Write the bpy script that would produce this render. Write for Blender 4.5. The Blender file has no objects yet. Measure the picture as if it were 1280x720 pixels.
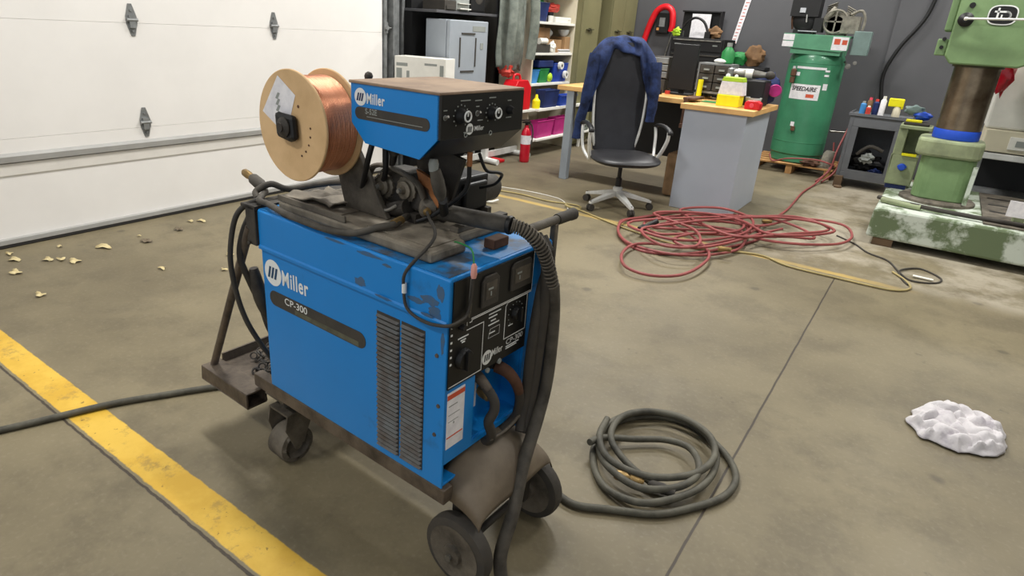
import bpy, bmesh, math, random
from math import sin, cos, pi, radians
from mathutils import Vector, Matrix, noise
random.seed(7)
C = bpy.context.scene.collection
V = Vector

# ------------------------------------------------------------ materials
def lin(c):
    return tuple(((x/255)/12.92 if x <= 10 else ((x/255+.055)/1.055)**2.4) for x in c) + (1,)
def mat(name, rgb, rough=.5, metal=0, var=.12, scale=6, rgb2=None, thr=None, bump=0, bscale=60, spec=.4, emit=0, alpha=1, trans=0, coat=0):
    """procedural principled material; rgb2 shows through as worn / dirty patches"""
    m = bpy.data.materials.new(name); m.use_nodes = True
    n = m.node_tree.nodes; l = m.node_tree.links; b = n['Principled BSDF']
    tc = n.new('ShaderNodeTexCoord'); nz = n.new('ShaderNodeTexNoise')
    nz.inputs['Scale'].default_value = scale; nz.inputs['Detail'].default_value = 8; nz.inputs['Roughness'].default_value = .62
    l.new(tc.outputs['Object'], nz.inputs['Vector'])
    r = n.new('ShaderNodeValToRGB'); c = lin(rgb)
    d = lin(rgb2) if rgb2 else tuple(x*(1-var*2.2) for x in c[:3])+(1,)
    e = r.color_ramp.elements
    if rgb2 and thr is not None:
        e[0].position = thr; e[0].color = d; e[1].position = thr+.1; e[1].color = c
        x = e.new(min(.98, thr+.35)); x.color = tuple(v*(1+var) for v in c[:3])+(1,)
    else:
        e[0].position = .3; e[0].color = d; e[1].position = .62; e[1].color = tuple(min(1, v*(1+var*.6)) for v in c[:3])+(1,)
    l.new(nz.outputs['Fac'], r.inputs['Fac']); l.new(r.outputs['Color'], b.inputs['Base Color'])
    b.inputs['Roughness'].default_value = rough; b.inputs['Metallic'].default_value = metal
    b.inputs['Specular IOR Level'].default_value = spec
    b.inputs['Coat Weight'].default_value = coat
    if trans: b.inputs['Transmission Weight'].default_value = trans
    if emit:
        b.inputs['Emission Color'].default_value = c; b.inputs['Emission Strength'].default_value = emit
    if bump:
        nb = n.new('ShaderNodeTexNoise'); nb.inputs['Scale'].default_value = bscale; nb.inputs['Detail'].default_value = 5
        l.new(tc.outputs['Object'], nb.inputs['Vector'])
        bp = n.new('ShaderNodeBump'); bp.inputs['Strength'].default_value = bump; bp.inputs['Distance'].default_value = .01
        l.new(nb.outputs['Fac'], bp.inputs['Height']); l.new(bp.outputs['Normal'], b.inputs['Normal'])
    return m

M = {}
def D(k, *a, **kw): M[k] = mat(k, *a, **kw)
D('blue', (18, 122, 196), .38, var=.05, scale=3, rgb2=(28, 88, 138), thr=.30)
D('blue_worn', (24, 110, 172), .42, var=.1, scale=7, rgb2=(62, 72, 84), thr=.40)
D('blue_dark', (20, 62, 96), .45)
D('grime', (98, 91, 80), .7, scale=9, rgb2=(48, 43, 37), var=.25, bump=.2)
D('grime_dark', (64, 59, 52), .65, scale=9, rgb2=(30, 27, 25), bump=.2)
D('feeder_top', (150, 128, 106), .75, scale=8, rgb2=(120, 100, 84), var=.08)
D('slab', (128, 120, 106), .7, scale=7, rgb2=(70, 64, 56), var=.2, bump=.15)
D('frame_steel', (92, 81, 69), .6, scale=10, rgb2=(46, 38, 32), bump=.2)
D('black_panel', (20, 20, 20), .45, var=.1)
D('black', (20, 20, 21), .5, var=.1)
D('rubber', (54, 51, 47), .75, rgb2=(66, 61, 54), scale=14, bump=.15)
D('hose_rubber', (80, 75, 67), .7, rgb2=(40, 37, 33), scale=14, bump=.1)
D('floor_cable', (92, 89, 77), .65, rgb2=(52, 50, 43), scale=10)
D('white_ink', (222, 224, 222), .5, var=.03)
D('grey_ink', (138, 142, 138), .5, var=.06)
D('dull_strip', (88, 88, 72), .6, rgb2=(60, 60, 52), scale=20)
D('wood_flange', (205, 172, 128), .65, scale=5, rgb2=(184, 150, 106), bump=.06)
D('paper', (226, 224, 226), .8, scale=30, rgb2=(205, 203, 208), var=.03)
D('louvre', (96, 98, 98), .55, scale=20, rgb2=(78, 66, 56))
D('apron', (112, 100, 84), .6, scale=6, rgb2=(84, 74, 62), var=.1)
D('copper', (205, 120, 84), .3, metal=.85, var=.1, scale=4)
D('brass', (170, 140, 88), .4, metal=.7, rgb2=(110, 92, 62))
D('copper_dull', (176, 116, 72), .5, metal=.5, rgb2=(110, 74, 50), scale=25)
D('steel', (150, 148, 142), .35, metal=.7, rgb2=(95, 92, 86), scale=14)
D('chrome', (215, 215, 215), .2, metal=.8)
D('red_label', (196, 82, 52), .6)
D('garage_white', (228, 225, 221), .45, var=.02, scale=2)
D('garage_strip', (214, 210, 203), .5, var=.03)
D('garage_strut', (164, 163, 160), .5, metal=.1, var=.05)
D('seal', (120, 117, 116), .7)
D('seal_dark', (45, 43, 42), .8)
D('wall_dark', (82, 82, 85), .55, var=.07, scale=1.2)
D('wall_black', (44, 44, 46), .6, var=.06, scale=1.2)
D('ceiling', (170, 170, 168), .9)
D('galv', (140, 142, 142), .4, metal=.4, rgb2=(110, 112, 112), scale=12)
D('fridge', (165, 172, 180), .35, metal=.25, var=.04, scale=3)
D('coat', (116, 122, 114), .95, scale=9, rgb2=(84, 90, 84), bump=.2, bscale=200)
D('cream', (208, 200, 176), .55, var=.05, scale=3)
D('white', (222, 220, 212), .5, var=.04)
D('olive', (118, 114, 82), .5, var=.08, scale=2)
D('olive_dark', (78, 76, 56), .55)
D('red', (200, 24, 34), .4, var=.08)
D('red_dull', (190, 60, 48), .6, var=.15)
D('fire_red', (190, 14, 40), .3, coat=.4)
D('navy', (26, 42, 92), .6, var=.2)
D('bin_blue', (34, 66, 160), .45, var=.12)
D('magenta', (176, 38, 118), .45, var=.12)
D('green', (40, 128, 66), .5, var=.15)
D('lime', (170, 205, 50), .5, var=.1)
D('yellow', (232, 222, 22), .45, var=.06)
D('brown', (120, 90, 60), .8, var=.2)
D('cardboard', (150, 118, 82), .85, var=.12)
D('bag', (140, 112, 82), .9, scale=6, rgb2=(112, 88, 62), bump=.4, bscale=14)
D('clear', (196, 200, 200), .25, var=.1, alpha=1)
D('wood_top', (214, 170, 108), .5, scale=4, rgb2=(192, 146, 88), var=.06)
D('wood_edge', (196, 142, 80), .55, scale=8, rgb2=(168, 116, 64))
D('desk_grey', (166, 172, 182), .45, var=.03, scale=2)
D('desk_leg', (142, 149, 156), .45, var=.05)
D('chair_leather', (34, 34, 37), .42, var=.15, bump=.08, bscale=120)
D('chair_mesh', (44, 45, 50), .8, bump=.25, bscale=400)
D('plaid', (40, 56, 98), .95, scale=12, rgb2=(14, 18, 34), bump=.3, bscale=120)
D('white_metal', (212, 212, 208), .35, metal=.1)
D('tank_green', (62, 128, 94), .35, var=.1, scale=4, coat=.2)
D('plate_green', (84, 142, 110), .5, var=.1)
D('swbox', (110, 130, 126), .5)
D('pump_grey', (132, 128, 116), .6, rgb2=(90, 86, 78), scale=14)
D('pallet', (176, 134, 84), .8, scale=8, rgb2=(128, 94, 58), bump=.15)
D('cart_grey', (96, 98, 102), .5, var=.08)
D('mach_green', (118, 144, 100), .45, scale=4, rgb2=(100, 126, 84), var=.08)
D('mach_pale', (146, 156, 120), .6, scale=5, rgb2=(112, 118, 92), var=.08)
D('base_paint', (190, 198, 186), .7, scale=4.5, rgb2=(98, 112, 82), thr=.43, var=.05, bump=.1)
D('column_steel', (132, 118, 98), .28, metal=.75, scale=5, rgb2=(86, 70, 54))
D('band_blue', (32, 76, 190), .5, var=.06)
D('rust', (92, 62, 44), .8, rgb2=(60, 40, 30), scale=12)
D('hose_red', (142, 72, 70), .55, var=.12, scale=5)
D('hose_yellow', (164, 148, 100), .7)
D('cloth', (196, 192, 194), .9, scale=14, rgb2=(176, 170, 176), thr=.36, bump=.15, bscale=90)
D('leaf', (204, 190, 146), .8, scale=40, rgb2=(176, 156, 110))
D('leaf_dark', (112, 100, 82), .8, scale=40)
D('lamp_glow', (255, 250, 240), .5, emit=6)
D('pink', (214, 70, 90), .5)
D('pale_clip', (226, 160, 148), .5)
D('roll_steel', (126, 118, 104), .4, metal=.35, scale=20, rgb2=(78, 70, 60))
D('swbox_grey', (136, 130, 118), .6, scale=8, rgb2=(100, 94, 84))
D('scuff', (66, 88, 112), .6, scale=30, rgb2=(40, 92, 140))
D('skyblue', (60, 130, 190), .5)
D('block_wood', (104, 84, 64), .85)

def stripes_x(name, rgb, rgb2, freq, rough=.4, metal=0):
    m = mat(name, rgb, rough, metal); n = m.node_tree.nodes; l = m.node_tree.links
    w = n.new('ShaderNodeTexWave'); w.inputs['Scale'].default_value = freq; w.bands_direction = 'X'
    t = [x for x in n if x.type == 'TEX_COORD'][0]; l.new(t.outputs['Object'], w.inputs['Vector'])
    b = n['Principled BSDF']; bp = n.new('ShaderNodeBump'); bp.inputs['Strength'].default_value = .35; bp.inputs['Distance'].default_value = .002
    l.new(w.outputs['Color'], bp.inputs['Height']); l.new(bp.outputs['Normal'], b.inputs['Normal']); M[name] = m
stripes_x('copper_wound', (214, 150, 118), (150, 70, 50), 160, .34, .8)

# floor: concrete with painted stripes, saw cuts, stains
def floor_material():
    m = bpy.data.materials.new('concrete_floor'); m.use_nodes = True
    n = m.node_tree.nodes; l = m.node_tree.links; b = n['Principled BSDF']
    geo = n.new('ShaderNodeNewGeometry'); sep = n.new('ShaderNodeSeparateXYZ'); l.new(geo.outputs['Position'], sep.inputs[0])
    def nz(s, d=8, r=.6, off=0):
        t = n.new('ShaderNodeTexNoise'); t.inputs['Scale'].default_value = s; t.inputs['Detail'].default_value = d; t.inputs['Roughness'].default_value = r
        mp = n.new('ShaderNodeMapping'); mp.inputs['Location'].default_value = (off, off*.7, off*.3)
        l.new(geo.outputs['Position'], mp.inputs[0]); l.new(mp.outputs[0], t.inputs['Vector']); return t.outputs['Fac']
    def mt(op, a, c=None, d=None, clamp=False):
        x = n.new('ShaderNodeMath'); x.operation = op; x.use_clamp = clamp
        for i, v in enumerate((a, c, d)):
            if v is None: continue
            if isinstance(v, (int, float)): x.inputs[i].default_value = v
            else: l.new(v, x.inputs[i])
        return x.outputs[0]
    def ss(v, lo, hi):
        x = n.new('ShaderNodeMapRange'); x.interpolation_type = 'SMOOTHSTEP'
        x.inputs['From Min'].default_value = lo; x.inputs['From Max'].default_value = hi
        if isinstance(v, (int, float)): x.inputs['Value'].default_value = v
        else: l.new(v, x.inputs['Value'])
        return x.outputs['Result']
    def mix(f, a, c):
        x = n.new('ShaderNodeMix'); x.data_type = 'RGBA'
        if isinstance(f, (int, float)): x.inputs[0].default_value = f
        else: l.new(f, x.inputs[0])
        for i, v in ((6, a), (7, c)):
            if isinstance(v, tuple): x.inputs[i].default_value = v
            else: l.new(v, x.inputs[i])
        return x.outputs[2]
    X, Y = sep.outputs[0], sep.outputs[1]
    col = mix(ss(nz(.7, 6), .34, .66), lin((105, 96, 75)), lin((124, 114, 90)))
    col = mix(mt('MULTIPLY', ss(nz(3.2, 8, .7, 3), .44, .66), .55), col, lin((88, 80, 63)))
    col = mix(mt('MULTIPLY', ss(nz(11, 6, .6, 9), .66, .76), .45), col, lin((66, 60, 50)))
    col = mix(mt('MULTIPLY', ss(nz(60, 3, .5, 5), .5, .8), .2), col, lin((150, 141, 122)))
    # oily stains
    vo = n.new('ShaderNodeTexVoronoi'); vo.inputs['Scale'].default_value = 2.3; l.new(geo.outputs['Position'], vo.inputs['Vector'])
    sp = mt('SUBTRACT', 1, ss(mt('ADD', vo.outputs['Distance'], mt('MULTIPLY', nz(20, 4), .08)), .07, .13))
    col = mix(mt('MULTIPLY', sp, .6), col, lin((74, 68, 58)))
    # pale worn / dusty slab past the far stripe to the right
    pale = mt('MULTIPLY', ss(Y, 4.65, 4.95), ss(X, -1.5, -.4))
    pale = mt('MULTIPLY', pale, ss(nz(2.2, 8, .7, 14), .36, .6))
    col = mix(mt('MULTIPLY', pale, .55), col, lin((182, 174, 158)))
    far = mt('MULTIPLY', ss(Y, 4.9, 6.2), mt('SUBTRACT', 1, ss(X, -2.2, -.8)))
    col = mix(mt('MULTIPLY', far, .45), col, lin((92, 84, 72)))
    # near yellow stripe y .745 - .865
    edge = mt('MULTIPLY', mt('SUBTRACT', nz(26, 4), .5), .012)
    ye = mt('ADD', Y, edge)
    s1 = mt('MULTIPLY', ss(ye, .749, .755), mt('SUBTRACT', 1, ss(ye, .862, .868)))
    wear = ss(nz(9, 8, .75, 21), .55, .66)
    ycol = mix(ss(nz(5, 6, .6, 31), .35, .65), lin((196, 156, 52)), lin((212, 174, 70)))
    ycol = mix(mt('MULTIPLY', wear, .65), ycol, lin((150, 124, 66)))
    col = mix(s1, col, ycol)
    # far faint stripe
    ye2 = mt('ADD', Y, mt('MULTIPLY', mt('SUBTRACT', nz(9, 5), .5), .05))
    s2 = mt('MULTIPLY', ss(ye2, 4.68, 4.70), mt('SUBTRACT', 1, ss(ye2, 4.74, 4.77)))
    s2 = mt('MULTIPLY', s2, mt('SUBTRACT', 1, ss(X, -.3, .3)))
    s2 = mt('MULTIPLY', s2, mt('MULTIPLY_ADD', ss(nz(3, 5, .6, 40), .3, .6), .5, .4))
    col = mix(s2, col, lin((176, 150, 88)))
    spk = ss(nz(38, 3, .5, 60), .68, .72)
    ycl = mt('MULTIPLY', spk, s1)
    col = mix(mt('MULTIPLY', ycl, .7), col, lin((96, 78, 44)))
    # saw cuts
    def cut(v, at, w):
        return mt('SUBTRACT', 1, ss(mt('ABSOLUTE', mt('SUBTRACT', v, at)), w*.5, w))
    jx = mt('ADD', X, mt('MULTIPLY', mt('SUBTRACT', nz(6, 3), .5), .006))
    g = mt('MAXIMUM', mt('MULTIPLY', cut(jx, -.307, .0055), mt('SUBTRACT', 1, ss(Y, 4.6, 4.62))), cut(ye, .737, .006))
    g = mt('MAXIMUM', g, mt('MULTIPLY', cut(Y, 6.35, .008), .6))
    col = mix(mt('MULTIPLY', g, .9), col, lin((52, 44, 38)))
    l.new(col, b.inputs['Base Color'])
    rr = n.new('ShaderNodeMapRange'); l.new(nz(2.5, 6, .6, 50), rr.inputs['Value']); rr.inputs['To Min'].default_value = .38; rr.inputs['To Max'].default_value = .7
    l.new(rr.outputs['Result'], b.inputs['Roughness']); b.inputs['Specular IOR Level'].default_value = .35
    h = mt('SUBTRACT', mt('MULTIPLY', nz(40, 5), .15), g)
    bp = n.new('ShaderNodeBump'); bp.inputs['Strength'].default_value = .35; bp.inputs['Distance'].default_value = .004
    l.new(h, bp.inputs['Height']); l.new(bp.outputs['Normal'], b.inputs['Normal'])
    return m
M['floor'] = floor_material()

# ------------------------------------------------------------ mesh builder
class MB:
    def __init__(s): s.v = []; s.f = []; s.m = []; s.cur = 0
    def use(s, i): s.cur = i; return s
    def add(s, vs, fs, mx=None):
        b = len(s.v)
        for p in vs:
            p = V(p); s.v.append(tuple(mx @ p if mx else p))
        for f in fs: s.f.append(tuple(i+b for i in f)); s.m.append(s.cur)
        return s
    def box(s, a, c, mx=None):
        x0, y0, z0 = [min(a[i], c[i]) for i in range(3)]; x1, y1, z1 = [max(a[i], c[i]) for i in range(3)]
        return s.add([(x0,y0,z0),(x1,y0,z0),(x1,y1,z0),(x0,y1,z0),(x0,y0,z1),(x1,y0,z1),(x1,y1,z1),(x0,y1,z1)],
                     [(0,3,2,1),(4,5,6,7),(0,1,5,4),(1,2,6,5),(2,3,7,6),(3,0,4,7)], mx)
    def prism(s, poly, axis, a, b, mx=None):
        """poly in the two other axes (cyclic order), extruded along axis from a to b"""
        def P(u, w, h):
            return {0: (h, u, w), 1: (u, h, w), 2: (u, w, h)}[axis]
        n = len(poly); vs = [P(u, w, a) for u, w in poly]+[P(u, w, b) for u, w in poly]
        fs = [tuple(range(n))[::-1], tuple(range(n, 2*n))]+[(i, (i+1) % n, n+(i+1) % n, n+i) for i in range(n)]
        return s.add(vs, fs, mx)
    def lathe(s, prof, o=(0,0,0), ax=(0,0,1), n=24, caps=True):
        """prof: (radius, height) along ax from o"""
        ax = V(ax).normalized(); q = V((0,0,1)).rotation_difference(ax); o = V(o); vs = []; fs = []
        for r, h in prof:
            for i in range(n):
                t = 2*pi*i/n; vs.append(o+q @ V((r*cos(t), r*sin(t), h)))
        for k in range(len(prof)-1):
            for i in range(n):
                a = k*n+i; b = k*n+(i+1) % n; fs.append((a, b, b+n, a+n))
        if caps:
            fs.append(tuple(range(n))[::-1]); fs.append(tuple(range((len(prof)-1)*n, len(prof)*n)))
        return s.add(vs, fs)
    def cyl(s, a, b, r, r2=None, n=20):
        a = V(a); b = V(b); return s.lathe([(r, 0), (r if r2 is None else r2, (b-a).length)], a, b-a, n)
    def ring(s, o, ax, R, r, n=32, k=10):
        ax = V(ax).normalized(); q = V((0,0,1)).rotation_difference(ax); o = V(o); vs = []; fs = []
        for i in range(n):
            t = 2*pi*i/n
            for j in range(k):
                u = 2*pi*j/k; vs.append(o+q @ V(((R+r*cos(u))*cos(t), (R+r*cos(u))*sin(t), r*sin(u))))
        for i in range(n):
            for j in range(k):
                fs.append((i*k+j, ((i+1) % n)*k+j, ((i+1) % n)*k+(j+1) % k, i*k+(j+1) % k))
        return s.add(vs, fs)
    def tube(s, pts, r, n=10, sm=6, closed=False, rf=None, flat=1):
        pts = [V(p) for p in pts]
        if sm > 1: pts = crm(pts, sm, closed)
        N = len(pts); T = []
        for i in range(N):
            a = pts[(i-1) % N] if closed else pts[max(0, i-1)]; b = pts[(i+1) % N] if closed else pts[min(N-1, i+1)]
            T.append((b-a).normalized())
        u = T[0].orthogonal().normalized()
        if abs(T[0].z) < .9: u = V((0,0,1)).cross(T[0]).normalized()
        vs = []; fs = []
        for i in range(N):
            u = (u-T[i]*u.dot(T[i])).normalized(); w = T[i].cross(u); rr = r if rf is None else r*rf(i/(N-1))
            for j in range(n):
                t = 2*pi*j/n; vs.append(pts[i]+u*rr*cos(t)+w*rr*sin(t)*flat)
        for i in range(N if closed else N-1):
            for j in range(n):
                a = i*n+j; b = i*n+(j+1) % n; c = ((i+1) % N)*n
                fs.append((a, b, c+(j+1) % n, c+j))
        if not closed: fs.append(tuple(range(n))[::-1]); fs.append(tuple(range((N-1)*n, N*n)))
        return s.add(vs, fs)
    def ball(s, o, r, n=16, k=10, sc=(1,1,1), rough=0, seed=0):
        vs = []; fs = []; o = V(o)
        for i in range(k+1):
            p = pi*i/k
            for j in range(n):
                t = 2*pi*j/n; d = V((sin(p)*cos(t), sin(p)*sin(t), cos(p)))
                q = 1+rough*(noise.noise(d*2.2+V((seed*3.1, seed, 0))))*2
                vs.append(o+V((d.x*r*sc[0], d.y*r*sc[1], d.z*r*sc[2]))*q)
        for i in range(k):
            for j in range(n):
                a = i*n+j; b = i*n+(j+1) % n; fs.append((a, a+n, b+n, b))
        return s.add(vs, fs)
    def grid(s, fn, nu, nv):
        vs = [fn(i/nu, j/nv) for j in range(nv+1) for i in range(nu+1)]
        fs = [(j*(nu+1)+i, j*(nu+1)+i+1, (j+1)*(nu+1)+i+1, (j+1)*(nu+1)+i) for j in range(nv) for i in range(nu)]
        return s.add(vs, fs)
def crm(p, k, closed=False):
    out = []; N = len(p)
    for i in range(N if closed else N-1):
        g = (lambda j: p[j % N]) if closed else (lambda j: p[max(0, min(N-1, j))])
        a, b, c, d = g(i-1), g(i), g(i+1), g(i+2)
        for q in range(k):
            t = q/k; out.append(.5*((2*b)+(c-a)*t+(2*a-5*b+4*c-d)*t*t+(3*b-a-3*c+d)*t**3))
    if not closed: out.append(p[-1])
    return out

BASE = {}
def link(name, mb, mats, bevel=0, smooth=False, solid=0, sub=0):
    me = bpy.data.meshes.new(name); me.from_pydata(mb.v, [], mb.f)
    for k in (mats if isinstance(mats, (list, tuple)) else [mats]): me.materials.append(M[k])
    for i, p in enumerate(me.polygons): p.material_index = mb.m[i]
    bm = bmesh.new(); bm.from_mesh(me); bmesh.ops.remove_doubles(bm, verts=bm.verts, dist=1e-6)
    bmesh.ops.recalc_face_normals(bm, faces=bm.faces); bm.to_mesh(me); bm.free()
    if smooth:
        me.shade_smooth()
        try: me.set_sharp_from_angle(angle=radians(38))
        except Exception: pass
    o = bpy.data.objects.new(name, me); C.objects.link(o)
    if solid:
        md = o.modifiers.new('thick', 'SOLIDIFY'); md.thickness = solid; md.offset = 0
    if bevel:
        md = o.modifiers.new('bevel', 'BEVEL'); md.width = bevel; md.segments = 2; md.limit_method = 'ANGLE'; md.angle_limit = radians(40)
    if sub:
        md = o.modifiers.new('sub', 'SUBSURF'); md.levels = sub; md.render_levels = sub
    return o
def info(o, label, cat, group=None, kind=None):
    o['label'] = label; o['category'] = cat
    if group: o['group'] = group
    if kind: o['kind'] = kind
    return o
# frames: world frame and the welder's own frame (x across its front, y towards its rear)
MY = 1.52334; MO = V((-.8199, 1.0522, 0))
FW = Matrix.Identity(4); FM = Matrix.Translation(MO) @ Matrix.Rotation(MY, 4, 'Z')
def frame(x, y, rz, z=0): return Matrix.Translation((x, y, z)) @ Matrix.Rotation(rz, 4, 'Z')
def thing(name, label, cat, base=(0,0,0), fr=FW, group=None):
    o = bpy.data.objects.new(name, None); C.objects.link(o); o.empty_display_size = .05
    o.matrix_world = fr @ Matrix.Translation(base); BASE[o.name] = V(base); return info(o, label, cat, group)
def part(name, mb, mats, parent, label=None, **k):
    """geometry is given in the thing's frame"""
    o = link(name, mb, mats, **k); o.parent = parent
    if parent.type == 'EMPTY': o.location = -BASE[parent.name]
    if label: o['label'] = label
    return o
def solo(name, mb, mats, label, cat, fr=FW, base=None, group=None, **k):
    b = V(base) if base else V((sum(p[0] for p in mb.v)/len(mb.v), sum(p[1] for p in mb.v)/len(mb.v), min(p[2] for p in mb.v)))
    mb.v = [tuple(V(p)-b) for p in mb.v]
    o = link(name, mb, mats, **k); o.matrix_world = fr @ Matrix.Translation(b); BASE[o.name] = b
    return info(o, label, cat, group)
def struct(name, mb, mats, parent=None, **k):
    o = link(name, mb, mats, **k)
    if parent: o.parent = parent
    else: o['kind'] = 'structure'
    return o
def text(body, parent, matk, org, w, h, xd, ud=(0,0,1), name='lettering', ext=.0006, bold=0, shear=0, label=None, spacing=1):
    cu = bpy.data.curves.new(name, 'FONT'); cu.body = body; cu.size = 1; cu.offset = bold; cu.shear = shear; cu.space_character = spacing
    t = bpy.data.objects.new(name, cu); C.objects.link(t); bpy.context.view_layer.update()
    me = bpy.data.meshes.new_from_object(t.evaluated_get(bpy.context.evaluated_depsgraph_get()))
    bpy.data.objects.remove(t)
    xs = [v.co.x for v in me.vertices]; ys = [v.co.y for v in me.vertices]
    x0, x1, y0, y1 = min(xs), max(xs), min(ys), max(ys); xd = V(xd).normalized(); ud = V(ud).normalized(); nn = xd.cross(ud)
    for v in me.vertices: v.co = V(org)+xd*(v.co.x-x0)/(x1-x0)*w+ud*(v.co.y-y0)/(y1-y0)*h+nn*ext
    me.materials.clear(); me.materials.append(M[matk]); me.name = name
    o = bpy.data.objects.new(name, me); C.objects.link(o); o.parent = parent
    if parent.type == 'EMPTY': o.location = -BASE[parent.name]
    if label: o['label'] = label
    return o

# ------------------------------------------------------------ the room
struct('floor', MB().box((-7.5, -3.5, -.1), (5.5, 9.6, 0)), 'floor')
GX = -4.506; BY = 9.25
w = MB().box((GX-.35, 4.74, 0), (GX-.12, 9.6, 4.2)); w.box((GX-.35, -3.5, 2.95), (GX-.12, 4.74, 4.2)); w.box((GX-.35, -3.5, 0), (GX-.12, -2.2, 2.95))
struct('wall_left', w, 'wall_black')
struct('wall_back', MB().box((GX-.35, BY, 0), (-.72, BY+.3, 4.2)).box((-.72, BY-.03, 0), (5.5, BY+.3, 4.2)), 'wall_dark')
struct('ceiling', MB().box((-7.5, -3.5, 4.2), (5.5, 9.6, 4.3)), 'ceiling')
struct('wall_right', MB().box((5.3, -3.5, 0), (5.5, 9.6, 4.2)), 'wall_dark')

# sectional garage door
gd = bpy.data.objects.new('door_1', None); C.objects.link(gd); gd.location = (GX, 1.2, 0); gd['kind'] = 'structure'
gd['label'] = 'white sectional overhead garage door with grey struts and hinges'
BASE['door_1'] = V((GX, 1.2, 0))
Y0, Y1 = -2.2, 4.60
for k, (a, b) in enumerate(((.05, .655), (.655, 1.335), (1.335, 2.0), (2.0, 2.66), (2.66, 3.0))):
    m = MB().box((GX-.05, Y0, a+.0006), (GX, Y1, b-.0006))
    part('door_panel', m, 'garage_white', gd, bevel=.0012)
part('reinforcing_strut', MB().prism([(GX, .512), (GX+.022, .520), (GX+.026, .555), (GX, .572)], 1, Y0, Y1), 'garage_strut', gd)
part('lower_rail', MB().box((GX, Y0, .44), (GX+.008, Y1, .51)), 'garage_strip', gd)
part('bottom_retainer', MB().box((GX-.03, Y0, .022), (GX+.03, Y1, .055)), 'garage_strut', gd, bevel=.004)
part('bottom_seal', MB().box((GX-.03, Y0, .001), (GX+.026, Y1, .022)), 'seal_dark', gd, bevel=.006)
for y, z in ((2.262, .69), (3.375, .69), (1.15, .69), (2.262, 1.355), (3.38, 1.355), (1.15, 1.355)):
    h = MB().prism([(y-.012, z+.10), (y+.012, z+.10), (y+.036, z+.02), (y+.036, z-.02), (y+.012, z-.10), (y-.012, z-.10), (y-.036, z-.02), (y-.036, z+.02)], 0, GX, GX+.006)
    h.cyl((GX+.012, y-.036, z), (GX+.012, y+.036, z), .012, n=10)
    h.prism([(y-.02, z+.03), (y+.02, z+.03), (y+.02, z-.05), (y-.02, z-.05)], 0, GX+.005, GX+.02)
    for dz in (.06, -.07): h.cyl((GX+.005, y, z+dz), (GX+.013, y, z+dz), .008, n=8)
    part('hinge', h, 'galv', gd)
# door track and jamb
tr = MB().box((GX-.05, 4.62, 0), (GX+.012, 4.655, 3.0)).box((GX-.05, 4.70, 0), (GX+.05, 4.712, 3.0)).box((GX-.1, 4.655, 0), (GX-.05, 4.74, 3.0))
struct('trim_1', tr, 'galv')
for z in (.75, 1.38, 2.1):
    o = solo('door_roller_bracket', MB().box((GX+.013, 4.612, z-.05), (GX+.02, 4.66, z+.05)).cyl((GX+.02, 4.63, z), (GX+.045, 4.63, z), .022, n=12).cyl((GX+.02, 4.63, z), (GX+.03, 4.692, z), .006, n=8), 'galv',
         'zinc roller bracket on the garage door track, %s' % ('below the hinge row' if z < 1 else 'beside the upper hinge row' if z < 2 else 'highest of them'), 'bracket')
struct('trim_2', MB().box((GX-.12, 4.745, 0), (GX-.06, 4.90, 4.2)).box((GX-.12, 4.95, 0), (GX-.07, 4.99, 4.2)), 'galv')

# ------------------------------------------------------------ welding power source
W, L, Z0, Z1 = .423, .755, .311, .912
ps = thing('welding_power_source', 'blue wire welding power source cabinet with black front panel, on wheeled cart', 'welder', (W/2, L/2, Z0), FM)
c = MB(); T = .006
c.box((0, 0, Z0), (T, L, .80)); c.box((W-T, 0, Z0), (W, L, .80)); c.box((T, L-T, Z0), (W-T, L, .80)); c.box((T, .004, Z0), (W-T, L-T, Z0+.008))
part('side_panels', c, 'blue', ps, bevel=.002)
cv = MB().prism([(-.005, .795), (-.005, .906), (.002, Z1), (W-.002, Z1), (W+.005, .906), (W+.005, .795)], 1, -.008, L+.002)
part('top_cover', cv, 'blue', ps, bevel=.003)
cr = MB().prism([(-.009, .789), (-.0092, .797), (-.004, .803), (-.003, .789)], 1, -.002, L)
part('cover_lip', cr, 'blue', ps)
part('top_scuffs', MB().box((.0, .0, Z1), (W, .75, Z1+.0012)), 'blue_worn', ps, label='scratched and dusty blue top sheet')
# front sheet with recess
f = MB(); FY = .0
f.box((T, FY, .385), (.118, .008, .80)); f.box((.335, FY, .385), (W-T, .008, .80)); f.box((.118, FY, .61), (.335, .008, .80)); f.box((.118, FY, .385), (.335, .008, .40))
f.box((.118, .008, .40), (.122, .07, .61)); f.box((.331, .008, .40), (.335, .07, .61)); f.box((.118, .066, .40), (.335, .07, .61)); f.box((.122, .008, .606), (.331, .066, .61)); f.box((.122, .008, .40), (.331, .066, .404))
part('front_sheet', f, 'blue', ps)
part('control_panel', MB().box((.006, -.004, .612), (.333, .0, .796)).box((.006, -.0125, .796), (.333, -.008, .903)).box((.006, -.0125, .785), (.333, -.004, .797)), 'black_panel', ps)
PY = -.0046
def outline(pts, y, t=.0026, closed=True):
    m = MB(); n = len(pts)
    for i in range(n if closed else n-1):
        a, b = V((pts[i][0], y, pts[i][1])), V((pts[(i+1) % n][0], y, pts[(i+1) % n][1])); d = (b-a).normalized(); q = V((d.z, 0, -d.x))*t/2
        a2 = a-d*t/2; b2 = b+d*t/2
        m.add([a2+q, b2+q, b2-q, a2-q], [(0,1,2,3)])
    return m
ol = outline([(.008, .618), (.135, .618), (.135, .757), (.068, .757), (.068, .782)], PY, closed=False)
o2 = outline([(.068, .781), (.076, .781), (.076, .786), (.33, .786)], -.0128, .0024, False); o3 = outline([(.074, .79), (.331, .79), (.331, .9)], -.0130, .002, False)
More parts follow.
